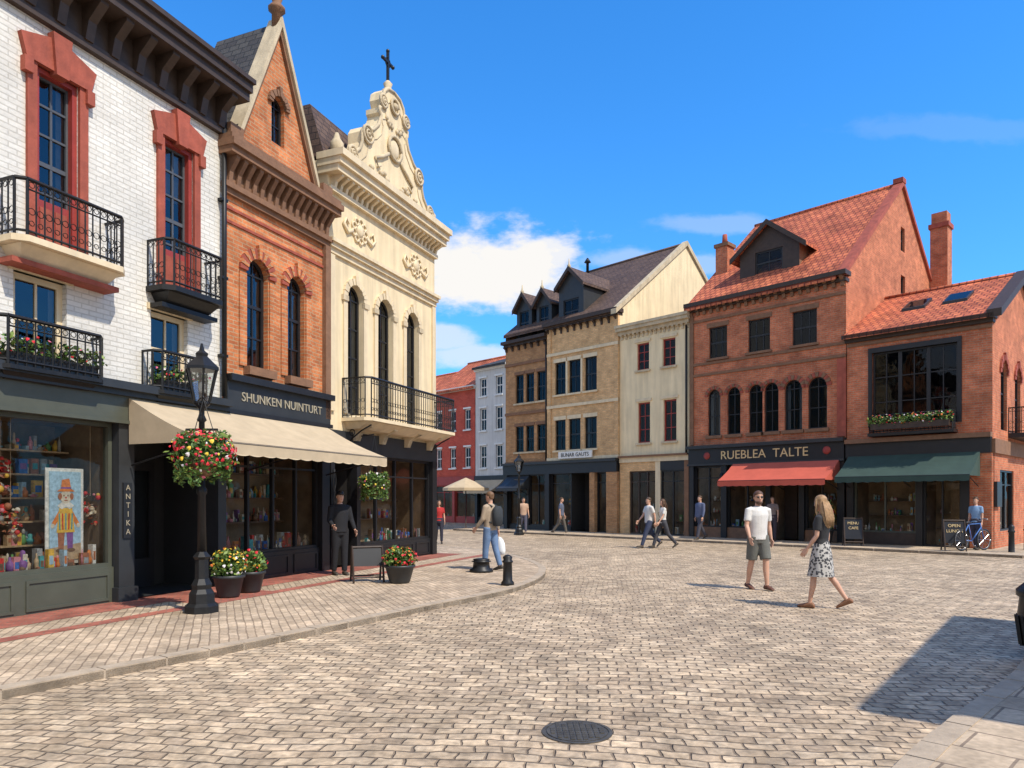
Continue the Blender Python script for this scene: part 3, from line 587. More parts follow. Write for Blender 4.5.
for x in (3.12,7.3): B.box('pilasters',tb,x,x+.24,-.12,0,3.7,10.1)
for x in (4.32,5.27): B.box('pilaster_strip',M['creamtrim'],x+.03,x+.13,-.11,-.05,6.8,8.4)
cornice(B,'cornice',M['dkwood'],3.1,7.5,10.1,[(0,.12,.2),(.12,.3,.38)]); brackets(B,'cornice_brackets',M['dkwood'],3.2,7.4,9.8,10.1,.3,.4,.1)
cornice(B,'cornice',M['dkwood'],0,3.0,9.7,[(0,.12,.12),(.12,.28,.3)]); brackets(B,'cornice_brackets',M['dkwood'],.1,2.9,9.45,9.7,.25,.4,.1)
B.tube('drainpipe',M['iron'],[(3.04,-.1,9.6),(3.04,-.1,3.6)],.05,8)
B.push(7.54,0,90)
wall(B,'gable_wall',M['cream2'],0,11.2,0,14.7,[(8.2,8.8,10.3,11.4)],y=0,top=lambda x:14.7-abs(x-5.6)*.76,apex=5.6)
window(B,8.2,8.8,10.3,11.4,cols=2,rows=2,fm=M['white'],cur=False)
for s in (-1,1): B.prism('gable_coping',M['stone'],[(5.6,-.1,14.65),(5.6+s*6,-.1,14.65-6*.76),(5.6+s*6,-.1,14.65-6*.76+.22),(5.6,-.1,14.9)],[(5.6,.2,14.65),(5.6+s*6,.2,14.65-6*.76),(5.6+s*6,.2,14.65-6*.76+.22),(5.6,.2,14.9)])
B.pop()
B.push(0,11.2,-90); wall(B,'gable_wall_far',bb,0,11.2,0,14.7,top=lambda x:14.7-abs(x-5.6)*.76,apex=5.6); B.pop()
B.poly('back_wall',bb,[(0,11.2,0),(7.54,11.2,0),(7.54,11.2,10.4),(0,11.2,10.4)])
gable_roof(B,'roof',M['slate2'],0.1,7.35,0,11.2,10.35,14.6,ox=0,oy=.25)
B.lathe('roof_vent',M['iron'],[(.08,14.0),(.08,15.0),(.2,15.05),(.04,15.3)],1.6,4.9,10)
def dormer(B,a,b,yf,z0,ze,zp,yb,mat,roofm,ww,wz0,wz1,ov=.15,gm=None):
    cx=(a+b)/2
    wall(B,'dormer_front',gm or mat,a,b,z0,zp,[(cx-ww/2,cx+ww/2,wz0,wz1)],y=yf,dep=.15,top=lambda x:zp-abs(x-cx)*(zp-ze)/((b-a)/2),apex=cx)
    T0=B.T
    B.T=T0@Matrix.Translation((0,yf,0)); window(B,cx-ww/2,cx+ww/2,wz0,wz1,y=.08,cols=2,rows=2,t=.06,fm=M['black'],cur=False,g=M['dglass']); B.T=T0
    for x in (a,b): B.poly('dormer_cheeks',mat,[(x,yf,z0),(x,yb,z0),(x,yb,ze),(x,yf,ze)])
    k=(zp-ze)/((b-a)/2)
    for s in (-1,1):
        xe=cx+s*((b-a)/2+ov); zz=ze-ov*k
        lo=[(cx,yf-.2,zp),(xe,yf-.2,zz),(xe,yb+1.5,zz),(cx,yb+1.5,zp)]
        B.prism('dormer_roof',roofm,lo,[(q[0],q[1],q[2]+.12) for q in lo])
        B.prism('dormer_bargeboard',M['dkwood'],[(cx,yf-.24,zp-.08),(xe,yf-.24,zz-.08),(xe,yf-.24,zz+.14),(cx,yf-.24,zp+.14)],[(cx,yf-.201,zp-.08),(xe,yf-.201,zz-.08),(xe,yf-.201,zz+.14),(cx,yf-.201,zp+.14)])
for a,b,ze,zp in ((.5,1.6,11.7,12.4),(1.95,3.0,11.7,12.35),(3.5,5.1,12.2,13.0)):
    dormer(B,a,b,.35,9.9,ze,zp,3.0,M['charcoal'],M['slate2'],(b-a)*.62,10.35,11.55)
    B.lathe('dormer_finials',M['stone'],[(.06,zp),(.1,zp+.15),(.04,zp+.25),(.02,zp+.5)],(a+b)/2,.2,8)
B.box('ground_floor_pier',M['black'],0,.25,-.15,.3,0,2.9); B.box('ground_floor_pier',M['black'],3.0,3.3,-.18,.3,0,2.9); B.box('ground_floor_pier',M['brown_brick'],5.9,6.2,-.18,.3,0,2.9); B.box('ground_floor_pier',M['brown_brick'],6.9,7.52,-.18,.3,0,2.9)
B.box('fascia',M['black'],0,7.5,-.2,.2,2.9,3.5); B.box('fascia_moulding',M['charcoal'],-.02,7.52,-.32,.18,3.4,3.52)
B.box('shop_sign',M['white'],4.0,6.1,-.26,-.19,3.62,3.95); B.text('shop_sign_lettering',M['black'],'BUNAR GAUTS',5.05,-.27,3.78,.26,.004)
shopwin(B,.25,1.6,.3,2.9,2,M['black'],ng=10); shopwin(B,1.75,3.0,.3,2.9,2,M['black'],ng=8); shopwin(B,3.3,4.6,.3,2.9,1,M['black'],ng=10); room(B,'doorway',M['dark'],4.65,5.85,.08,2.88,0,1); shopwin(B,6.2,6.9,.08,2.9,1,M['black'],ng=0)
B.box('stallriser',M['black'],.25,4.6,-.02,.15,0,.3); B.box('mullion_block',M['black'],1.6,1.75,-.05,.2,.3,2.9)
awning(B,.3,1.9,2.85,2.2,.9,M['charcoal'],.15)
B.done()
B=Bld('cream_stucco_building',OR,uR)
c2=M['cream2']
ops=[(8.5,9.15,7.4,8.6),(9.85,10.5,7.4,8.6),(8.55,9.2,4.15,5.95),(9.9,10.55,4.15,5.95)]
wall(B,'front_wall',c2,7.56,11.18,3.3,9.3,ops); shell(B,c2,7.56,11.18,10,9.3)
for a,b,z0,z1 in ops: window(B,a,b,z0,z1,cols=2,rows=3,fm=M['redpaint'],t=.06,cur=False,g=M['dglass']); sill(B,a,b,z0,M['stone']); B.box('window_hood',M['creamtrim'],a-.1,b+.1,-.06,.02,z1+.05,z1+.17)
cornice(B,'cornice',M['stone'],7.6,11.16,9.1,[(0,.15,.15),(.15,.3,.3),(.3,.42,.36)]); brackets(B,'cornice_brackets',M['stone'],7.7,11.1,8.9,9.1,.14,.22,.1)
B.prism('roof',M['slate2'],[(7.56,0,9.4),(11.18,0,9.4),(11.18,10,9.4),(7.56,10,9.4)],[(7.6,4,10.4),(11.1,4,10.4),(11.1,6,10.4),(7.6,6,10.4)])
B.box('belt_course',M['creamtrim'],7.57,11.17,-.08,.02,3.3,3.52); B.box('belt_course',M['brownstone'],7.57,11.17,-.2,.05,3.52,3.6)
B.tube('drainpipe',M['iron'],[(11.08,-.08,9.0),(11.08,-.08,3.6)],.045,8)
B.box('ground_floor_wall',M['tan_brick'],7.57,8.1,-.02,.2,0,3.3); B.box('ground_floor_wall',M['creamtrim'],9.5,9.75,-.04,.2,0,3.3); B.box('ground_floor_wall',M['brownstone'],10.95,11.17,-.04,.2,0,3.3)
B.box('ground_lintel',M['tan_brick'],8.1,9.5,-.03,.2,2.9,3.3); B.box('ground_lintel',M['black'],9.75,10.95,-.03,.2,2.9,3.3)
shopwin(B,8.1,9.5,.08,2.9,3,M['dkwood'],ng=8,transom=True); shopwin(B,9.75,10.95,.08,2.9,2,M['black'],ng=6)
B.done()
B=Bld('red_brick_shop_building',OR,uR)
rb=M['red_brick']; x0,x1=11.2,17.57
sm=[(12.1,12.92),(13.82,14.73),(15.6,16.53)]; ar=[(12.05,12.62),(12.92,13.5),(13.85,14.43),(14.49,15.07),(15.3,15.98),(16.2,16.9)]
wall(B,'front_wall',rb,x0,x1,3.85,9.8,[(a,b,7.42,8.7) for a,b in sm]+[(a,b,4.25,6.15,1) for a,b in ar])
for a,b in sm: window(B,a,b,7.42,8.7,cols=3,rows=2,t=.05,cur=False,g=M['dglass']); sill(B,a,b,7.42,M['brownstone']); B.box('lintels',M['brownstone'],a-.08,b+.08,-.03,.03,8.7,8.88)
for a,b in ar: window(B,a,b,4.25,6.15,arch=True,cols=2,rows=3,t=.05,cur=a in(12.05,15.3),g=M['dglass']); arch_ring(B,'window_arches',M['redstone'],a+.0,b-.0,6.15,.12 if b-a<.6 else .17,.05,11,key=False,mat2=M['brownstone']); sill(B,a,b,4.25,M['brownstone'],h=.12)
for z in (6.75,7.2,9.0): B.box('belt_course',M['brownstone'],x0+.01,x1-.0,-.05,.02,z,z+.1)
B.box('quoin_pier',M['brownstone'],x0+.02,x0+.2,-.06,.02,3.9,9.3); B.box('quoin_pier',M['redstone'],x1-.3,x1+.01,-.06,.02,3.9,6.7)
cornice(B,'cornice',M['dkwood'],x0,x1,9.45,[(0,.12,.14),(.2,.36,.34)]); brackets(B,'cornice_brackets',M['brownstone'],x0+.1,x1-.1,9.3,9.65,.26,.3,.12)
top=lambda x:14.75-abs(x-6)*.82
B.push(x1,0,90)
wall(B,'gable_wall',rb,0,12,0,14.75,[(5.9,6.4,12.0,13.0),(5.9,6.45,9.6,11.0)],top=top,apex=6)
window(B,5.9,6.4,12.0,13.0,cols=1,rows=2,cur=False); window(B,5.9,6.45,9.6,11.0,cols=2,rows=2,cur=False)
for s in (-1,1): B.prism('gable_coping',M['redstone'],[(6,-.1,14.7),(6+s*6.2,-.1,14.7-6.2*.82),(6+s*6.2,-.1,14.7-6.2*.82+.2),(6,-.1,14.92)],[(6,.25,14.7),(6+s*6.2,.25,14.7-6.2*.82),(6+s*6.2,.25,14.7-6.2*.82+.2),(6,.25,14.92)])
B.box('coping_block',M['redstone'],5.8,6.2,-.12,.27,14.8,15.0)
B.pop()
B.push(x0,12,-90); wall(B,'gable_wall_far',rb,0,12,0,14.75,top=top,apex=6); B.pop()
B.poly('back_wall',rb,[(x0,12,0),(x1,12,0),(x1,12,9.8),(x0,12,9.8)])
gable_roof(B,'roof',M['redtile'],x0-.1,x1-.26,0,12,9.75,14.65,ox=0,oy=.3,th=.14)
dormer(B,12.9,15.4,1.1,10.3,11.75,12.75,4.5,M['brownstone'],M['redtile'],1.15,10.75,11.7,ov=.35,gm=M['dkwood'])
x,y,z=11.55,2.3,13.0
B.box('chimney',rb,x-.28,x+.28,y-.3,y+.3,10,z-.3); B.box('chimney',M['brownstone'],x-.34,x+.34,y-.36,y+.36,z-.3,z-.15); B.lathe('chimney_pots',M['redstone'],[(.13,z-.16),(.1,z+.3)],x,y,10)
x,y=17.95,10.2
B.box('chimney',rb,x-.36,x+.34,y-.35,y+.35,0,13.9); B.box('chimney',M['redstone'],x-.42,x+.4,y-.41,y+.41,13.9,14.1); B.box('chimney',rb,x-.32,x+.3,y-.31,y+.31,14.1,14.6)
B.box('fascia',M['black'],x0+.03,x1-.02,-.16,.2,3.1,3.72); B.box('fascia_moulding',M['charcoal'],x0,x1,-.3,.2,3.72,3.85); B.box('fascia_moulding',M['charcoal'],x0,x1,-.22,.2,3.02,3.1)
B.text('shop_sign_lettering',M['gold'],'RUEBLEA  TALTE',14.5,-.17,3.4,.48,.012)
for x in (12.1,16.95): B.ball('sign_rosette',M['redpaint'],(x,-.17,3.42),.15,.04,.15)
for a,b in ((11.25,11.45),(12.7,12.95),(14.6,14.8),(15.9,16.1),(17.3,17.55)): B.box('pilaster',M['black'],a,b,-.12,.25,0,3.02)
shopwin(B,11.45,12.7,.5,3.0,2,M['black'],ng=14); shopwin(B,12.95,14.6,.5,3.0,2,M['black'],ng=20); room(B,'doorway',M['warm'],14.8,15.9,.08,3.0,0,1.2); shopwin(B,16.1,17.3,.5,3.0,2,M['black'],ng=16)
B.box('entrance_door',M['dkwood'],14.85,15.35,1.0,1.05,.08,2.3)
B.box('stallriser',M['brownstone'],11.45,14.6,-.04,.2,0,.5); B.box('stallriser',M['brownstone'],16.1,17.3,-.04,.2,0,.5)
for x in (12.82,16.0): B.lathe('wall_lantern',M['iron'],[(.04,2.3),(.09,2.35),(.11,2.6),(.03,2.7)],x,-.25,6,False); B.bar('wall_lantern',M['iron'],(x,-.12,2.66),(x,-.25,2.7),.012)
awning(B,13.3,17.4,3.1,2.35,1.3,M['awn_red'],.22)
B.done()
B=Bld('corner_brick_building',OR,uR)
x0,x1=17.6,22.0
wall(B,'front_wall',rb,x0,x1,3.75,7.45,[(18.45,21.05,4.14,6.73)])
B.box('window_trim',M['black'],18.33,18.45,-.05,.1,4.14,6.73); B.box('window_trim',M['black'],21.05,21.17,-.05,.1,4.14,6.73); B.box('window_trim',M['black'],18.33,21.17,-.06,.1,6.73,6.9)
for i in range(3): window(B,18.45+i*2.6/3,18.45+(i+1)*2.6/3,4.14,6.73,cols=2,rows=3,t=.06,cur=False,g=M['dglass'])
B.box('belt_course',M['brownstone'],x0+.01,x1,-.06,.02,7.05,7.15); cornice(B,'cornice',M['dkwood'],x0,x1,7.2,[(0,.12,.12),(.12,.25,.3)])
railing(B,'balcony_railing',M['iron'],[(18.5,0),(18.5,-.42),(21.0,-.42),(21.0,0)],3.9,4.5); B.box('balcony_floor',M['black'],18.45,21.05,-.46,0,3.8,3.9)
B.box('window_box',M['dkwood'],18.6,20.95,-.62,-.47,4.0,4.2)
for i in range(10):
    x=18.65+i*.25; B.leaves('balcony_plants',(x,-.55,4.3),.2,.16,.2,80,.05,[M['leaf1'],M['leaf2'],M['leaf3']],.1); B.flowers('balcony_flowers',(x,-.6,4.32),.2,.16,.17,11,.035,[M['f_red'],M['f_wht'],M['f_pink'],M['f_org']])
B.box('fascia',M['black'],x0,x1-.02,-.14,.2,3.1,3.6); B.box('fascia_moulding',M['brownstone'],x0,x1,-.26,.2,3.6,3.75)
for a,b in ((17.62,17.85),(19.85,20.05),(21.15,21.4)): B.box('pilaster',M['black'],a,b,-.1,.2,0,3.1)
B.box('corner_pier',rb,21.4,22.0,-.08,.3,0,3.1)
shopwin(B,17.85,19.85,.5,3.08,2,M['olive'],ng=22); B.box('stallriser',M['dkwood'],17.85,19.85,-.03,.2,0,.5)
shopwin(B,20.05,21.15,.08,3.08,2,M['black'],ng=4)
awning(B,17.7,21.7,3.15,2.4,1.25,M['awn_green'],.2)
gable_roof(B,'roof',M['redtile'],x0,x1-.02,0,8,7.45,9.45,ox=.02,oy=.3,th=.14)
for x in (18.9,20.2):
    y=1.6; z=7.45+y*.5+.14
    B.prism('skylights',M['charcoal'],[(x,y,z),(x+.75,y,z),(x+.75,y+.9,z+.45),(x,y+.9,z+.45)],[(x,y,z+.1),(x+.75,y,z+.1),(x+.75,y+.9,z+.55),(x,y+.9,z+.55)])
    B.poly('skylight_glass',M['dglass'],[(x+.06,y+.05,z+.13),(x+.69,y+.05,z+.13),(x+.69,y+.85,z+.53),(x+.06,y+.85,z+.53)])
B.push(x1,0,90)
top=lambda x:9.5-abs(x-4)*.5
wall(B,'side_wall',rb,0,8,0,9.5,[(1.1,2.0,3.9,6.2,1),(3.2,4.1,3.9,6.2,1),(5.6,6.5,3.9,6.2,1),(1.0,3.0,.6,2.6)],top=top,apex=4)
for a in (1.1,3.2,5.6): window(B,a,a+.9,3.9,6.2,arch=True,cols=2,rows=4); arch_ring(B,'window_arches',M['redstone'],a,a+.9,6.2,.18,.05,13)
shopwin(B,1.0,3.0,.6,2.6,2,M['black'],ng=12)
B.box('sign_board',M['black'],.15,.8,-.1,-.01,1.4,2.2)
railing(B,'side_balcony_railing',M['iron'],[(2.2,0),(2.2,-.6),(7.2,-.6),(7.2,0)],3.85,4.7); B.box('side_balcony_floor',M['black'],2.15,7.25,-.65,0,3.7,3.85)
B.box('side_fascia',M['brownstone'],0,8,-.08,.05,3.1,3.55)
for s in (-1,1): B.prism('gable_coping',M['dkwood'],[(4,-.3,9.45),(4+s*4.3,-.3,9.45-2.15),(4+s*4.3,-.3,9.45-2.15+.25),(4,-.3,9.7)],[(4,.1,9.45),(4+s*4.3,.1,9.45-2.15),(4+s*4.3,.1,9.45-2.15+.25),(4,.1,9.7)])
B.pop()
B.poly('back_wall',rb,[(x0,8,0),(x1,8,0),(x1,8,7.45),(x0,8,7.45)])
B.done()
# ================================================================== distant street
def simple(name,O,u,x0,x1,dep,z1,wm,rows,roofm,zr,fm,cols,gf,flip=False):
    B=Bld(name,O,u); ops=[]; w=(x1-x0)/cols
    for z,h in rows:
        for i in range(cols): ops.append((x0+w*(i+.3),x0+w*(i+.7),z,z+h))
    wall(B,'front_wall',wm,x0,x1,3.2,z1,ops); shell(B,wm,x0,x1,dep,z1)
    for a,b,c,d in ops:
        window(B,a,b,c,d,cols=2,rows=2,fm=fm,t=.07,g=M['dglass']); sill(B,a,b,c,fm); B.box('window_hood',fm,a-.08,b+.08,-.06,.02,d+.01,d+.12)
    cornice(B,'cornice',fm,x0,x1,z1-.2,[(0,.12,.12),(.12,.25,.25)])
    gable_roof(B,'roof',roofm,x0,x1,0,dep,z1,zr,ox=.05)
    for x in (x0,x1): B.poly('gable_end',wm,[(x,0,z1-.01),(x,dep,z1-.01),(x,dep/2,zr-.01)])
    B.box('fascia',gf,x0,x1,-.1,.2,2.6,3.2)
    k=max(1,int((x1-x0)/2.2)); ww=(x1-x0)/k
    for i in range(k):
        B.box('pilaster',gf,x0+ww*i,x0+ww*i+.25,-.08,.2,0,2.6); shopwin(B,x0+ww*i+.25,x0+ww*(i+1)-.01,.4,2.59,2,gf,ng=4,shelves=0); B.box('stallriser',gf,x0+ww*i+.25,x0+ww*(i+1)-.01,0,.2,0,.4)
    return B
OQ=(-5.75,51.3,0); uQ=(.7071,-.7071)
B=simple('red_painted_building',OQ,uQ,0,4.6,7,9.3,M['redwall'],[(3.8,1.4),(6.4,1.4)],M['redtile'],11.7,M['white'],3,M['redpaint']); B.done()
B=simple('red_painted_building',OQ,uQ,-7,-.02,7,8.6,M['redwall'],[(3.8,1.4),(6.2,1.3)],M['redtile'],11.2,M['white'],4,M['black']); B.done()
B=simple('grey_painted_building',OQ,uQ,4.65,7.7,7,10.4,M['greywall'],[(3.7,1.5),(6.2,1.5),(8.5,1.2)],M['slate'],11.6,M['white'],2,M['black']); awning(B,4.8,7.5,2.9,2.2,1.1,M['awn_tan']); B.done()
B=simple('brick_building',(7,47,0),(.98,-.2),-8,10,8,9.0,M['brown_brick'],[(3.8,1.4),(6.3,1.4)],M['slate2'],11,M['white'],7,M['black']); B.done()
# building on the near right corner of the square (its shadow falls across the kerb)
B=simple('brick_building',(6.3,2.5,0),(.62,.785),0,5.6,7,5.6,M['red_brick'],[(3.5,1.2)],M['slate2'],6.3,M['white'],3,M['charcoal'])
for p,d in B.P.items(): d['v']=[Vector((v.x,-v.y,v.z)) for v in d['v']]
B.done()
# ================================================================== ground
gm=brickm('cobblestone',(.61,.465,.31),(.41,.305,.205),(.27,.2,.14),bw=.19,bh=.125,ms=.012,bump=.9,rough=.72,dirt=.3,coord='Object',warp=.4,warps=.5,warp2=.065,rot=.12,dscale=.4,smooth=.8,fine=.28,patch=.2,fscale=16,hue=.6)
pv=brickm('paving_bricks',(.60,.46,.32),(.45,.34,.235),(.29,.215,.15),bw=.2,bh=.1,ms=.008,bump=.6,dirt=.3,coord='Object',warp=.04,warp2=.014,rot=1.18,dscale=.5,patch=.18,hue=.4)
rbp=brickm('red_paving_bricks',(.42,.14,.095),(.32,.10,.075),(.25,.15,.11),bw=.2,bh=.1,ms=.007,bump=.5,dirt=.35,coord='Object',rot=-.38,dscale=.6,patch=.18)
pv2=brickm('pavement_flags',(.55,.43,.305),(.46,.36,.255),(.25,.19,.14),bw=.6,bh=.4,ms=.01,bump=.4,dirt=.35,coord='Object',warp=.02,rot=.79,dscale=.5,patch=.15)
far=pm('far_ground',(.3,.25,.18),.95,var=.3,scale=.02)
def sheet(name,pts,z,mat):
    me=bpy.data.meshes.new(name); me.from_pydata([(x,y,z) for x,y in pts],[],[list(range(len(pts)))]); me.materials.append(mat)
    o=bpy.data.objects.new(name,me); sc.collection.objects.link(o); return o
sheet('ground',[(-3000,-3000),(3000,-3000),(3000,3000),(-3000,3000)],-.004,far)
sheet('road',[(-40,-25),(45,-25),(45,70),(-40,70)],0,gm)
def cat(P,n=6):
    out=[]
    for i in range(len(P)-1):
        p0=P[max(i-1,0)];p1=P[i];p2=P[i+1];p3=P[min(i+2,len(P)-1)]
        for k in range(n):
            t=k/n; out.append(tuple(.5*((2*p1[j])+(-p0[j]+p2[j])*t+(2*p0[j]-5*p1[j]+4*p2[j]-p3[j])*t*t+(-p0[j]+3*p1[j]-3*p2[j]+p3[j])*t**3) for j in (0,1)))
    out.append(P[-1]); return out
def pavement(name,edge,rest,z,mat,side=1,kw=.16):
    B=Bld(name,(0,0,0)); E=[Vector(p) for p in edge]; inn=[]
    for i,p in enumerate(E):
        d=(E[min(i+1,len(E)-1)]-E[max(i-1,0)]).normalized(); n=Vector((-d.y,d.x))*side
        inn.append(p+n*kw)
    B.poly('paving',mat,[(p.x,p.y,z) for p in inn]+[(x,y,z) for x,y in rest])
    for i in range(len(E)-1):
        a,b,c,d=E[i],E[i+1],inn[i+1],inn[i]; g=(b-a)*.012; j=R.uniform(0,.006)
        B.prism('kerb',M['kerb'],[(a.x+g.x,a.y+g.y,-.02),(b.x-g.x,b.y-g.y,-.02),(c.x-g.x,c.y-g.y,-.02),(d.x+g.x,d.y+g.y,-.02)],
                [(a.x+g.x,a.y+g.y,z+.002+j),(b.x-g.x,b.y-g.y,z+.002+j),(c.x-g.x,c.y-g.y,z+.002+j),(d.x+g.x,d.y+g.y,z+.002+j)])
        B.prism('kerb_joint',M['kerb'],[(a.x,a.y,-.02),(b.x,b.y,-.02),(c.x,c.y,-.02),(d.x,d.y,-.02)],[(a.x,a.y,z-.008),(b.x,b.y,z-.008),(c.x,c.y,z-.008),(d.x,d.y,z-.008)])
    B.done()
kl=cat([(-12,-6),(-8,-.2),(-4.2,5.84),(-2.66,8.15),(-1.3,10.4),(-.15,12.2),(.5,14.0),(.76,15.9),(.65,17.6),(.1,19.8),(-.9,22),(-2.4,23.6),(-5,24.6),(-12,27)],5)
pavement('pavement',kl,[(-24,27),(-24,-6)],GZ,pv)
def Lw(s,o): return (-7.21+uL[0]*s+.9269*o, 8+uL[1]*s-.3754*o)
sheet('red_brick_band',[Lw(-6,-.1),Lw(13.6,-.1),Lw(13.6,.75),Lw(-6,.75)],GZ+.004,rbp)
sheet('red_brick_band',[Lw(-6,1.35),Lw(13.6,1.35),Lw(13.6,1.6),Lw(-6,1.6)],GZ+.004,rbp)
sheet('red_brick_band',[Lw(3.4,.754),Lw(5.0,.754),Lw(5.0,1.346),Lw(3.4,1.346)],GZ+.004,rbp)
def Rw_(s,o): return (-.34+.7*s-.7142*o,38-.7142*s-.7*o)
pavement('pavement',[Rw_(s,2.4) for s in [-1.5+i*1.3 for i in range(20)]]+[Rw_(24.2,1.9),Rw_(24.9,1.1)]+[Rw_(25,-i*1.5) for i in range(0,10)],[Rw_(20,-14),Rw_(-1.5,-8)],GZ,pv2)
pavement('pavement',cat([(-1.6,.2),(.9,2.7),(2.41,4.36),(3.5,5.45),(5.0,6.95),(7.6,10.2),(10.6,13.9)],5),[(16,8),(9,-8),(-1,-8)],GZ,pv2,side=-1)
B=Bld('manhole_cover',(.46,5.03,0))
wi=pm('worn_iron',(.11,.10,.085),.5,metal=.5,var=.4,scale=12)
B.lathe('rim',wi,[(.25,.0),(.25,.008),(.225,.009),(.225,.004)],seg=32,smooth=False)
B.lathe('lid',wi,[(.215,.0),(.215,.01)],seg=32,smooth=False)
for i in range(-4,5):
    w=math.sqrt(max(0,.19**2-(i*.043)**2))
    for j in range(-4,5):
        if abs(j*.043)<w: B.box('studs',wi,i*.043-.014,i*.043+.014,j*.043-.014,j*.043+.014,.01,.017)
B.done()
# ================================================================== street furniture
def street_lamp(x,y,z,H):
    B=Bld('street_lamp',(x,y,z)); k=H/3.65; I=M['iron']
    B.lathe('base',I,[(r*k,h*k) for r,h in ((.23,0),(.23,.09),(.18,.13),(.17,.26),(.13,.32),(.14,.38),(.095,.46),(.09,.72),(.12,.76),(.06,.83))],seg=8,smooth=False)
    B.lathe('post',I,[(r*k,h*k) for r,h in ((.06,.82),(.05,1.6),(.07,1.63),(.07,1.68),(.045,1.72),(.038,2.6),(.065,2.63),(.036,2.7),(.036,2.78),(.1,2.84),(.11,2.88))],seg=12)
    b0,b1=2.88*k,3.32*k; r0,r1=.11*k,.21*k
    for i in range(6):
        t=i*math.pi/3; u=(i+1)*math.pi/3
        B.bar('lantern_frame',I,(r0*math.cos(t),r0*math.sin(t),b0),(r1*math.cos(t),r1*math.sin(t),b1),.014)
        B.poly('lantern_glass',M['lampglass'],[(r0*.97*math.cos(t),r0*.97*math.sin(t),b0),(r0*.97*math.cos(u),r0*.97*math.sin(u),b0),(r1*.97*math.cos(u),r1*.97*math.sin(u),b1),(r1*.97*math.cos(t),r1*.97*math.sin(t),b1)])
    B.lathe('lantern_cap',I,[(r*k,h*k) for r,h in ((.235,3.31),(.235,3.35),(.14,3.44),(.08,3.5),(.09,3.54),(.04,3.58),(.015,3.68))],seg=6,smooth=False)
    B.ball('lantern_bulb',M['white'],(0,0,3.08*k),.045*k,.045*k,.08*k)
    B.bar('ladder_bar',I,(-.22*k,0,2.5*k),(.22*k,0,2.5*k),.013)
    B.done()
street_lamp(-4.31,9.88,GZ,3.7); street_lamp(.32,32.6,0,3.7)
LF=[M['leaf1'],M['leaf2'],M['leaf2'],M['leaf3']]
def basket(x,y,z,r,chain,fm,nf=150):
    B=Bld('hanging_flower_basket',(x,y,z))
    B.lathe('bowl',M['g_brown'],[(r*.15,-r*.75),(r*.4,-r*.6),(r*.6,-r*.1)],seg=14)
    for i in range(3):
        t=i*2.1; B.bar('chains',M['iron'],(r*.6*math.cos(t),r*.6*math.sin(t),-r*.1),(0,0,chain),.005)
    B.leaves('foliage',(0,0,0),r*.95,r*.95,r*.72,1300,r*.1,LF,.35)
    for k in range(16):
        t=k*.41; B.leaves('foliage',(r*.75*math.cos(t),r*.75*math.sin(t),-r*R.uniform(.35,.8)),r*.16,r*.16,r*R.uniform(.25,.5),45,r*.09,LF,.1)
        B.leaves('foliage',(r*.7*math.cos(t),r*.7*math.sin(t),r*R.uniform(.2,.6)),r*.2,r*.2,r*.25,25,r*.1,LF,.1)
    B.flowers('flowers',(0,0,0),r*1.0,r*1.0,r*.76,nf,r*.075,fm)
    B.done()
basket(-4.2,9.68,2.26,.41,.75,[M['f_red'],M['f_red'],M['f_pink'],M['f_wht'],M['f_red'],M['f_yel'],M['f_red']],260)
B=Bld('basket_bracket',(-4.31,9.88,GZ)); B.tube('arm',M['iron'],[(0,0,2.98),(.05,-.1,3.0),(.11,-.2,2.95)],.013,6); B.ringv('scroll',M['iron'],(.05,-.1,2.9),.06,.009,10,'xz'); B.done()
bx=Lw(9.35,.55); basket(bx[0],bx[1],2.0,.36,1.1,[M['f_yel'],M['f_wht'],M['f_pink']],50)
def planter(x,y,r,h,fm,fh,nf=70):
    B=Bld('flower_planter',(x,y,GZ))
    B.lathe('pot',M['charcoal'],[(r*.62,0),(r*.7,.04),(r*.95,h*.85),(r*1.05,h*.88),(r*1.05,h),(r*.9,h),(r*.88,h-.04)],seg=24)
    B.leaves('foliage',(0,0,h+fh*.35),r*1.05,r*1.05,fh*.62,900,.042,LF+[M['leaf3']],.2)
    for k in range(8): t=k*.8; B.leaves('foliage',(r*.6*math.cos(t),r*.6*math.sin(t),h+fh*R.uniform(.5,.95)),r*.35,r*.35,fh*.25,40,.04,LF+[M['leaf3']],.1)
    B.flowers('flowers',(0,0,h+fh*.45),r*1.12,r*1.12,fh*.7,nf,.028,fm); B.done()
planter(-4.52,11.35,.24,.36,[M['f_yel'],M['f_yel'],M['f_org'],M['f_wht']],.36,110); planter(-4.4,11.95,.24,.36,[M['f_yel'],M['f_red']],.3,50); planter(-2.1,13.3,.28,.34,[M['f_red'],M['f_org'],M['f_yel'],M['f_red']],.3,130)
px=Rw_(17.1,.7); planter(px[0],px[1],.3,.5,[M['f_yel'],M['f_red']],.9)
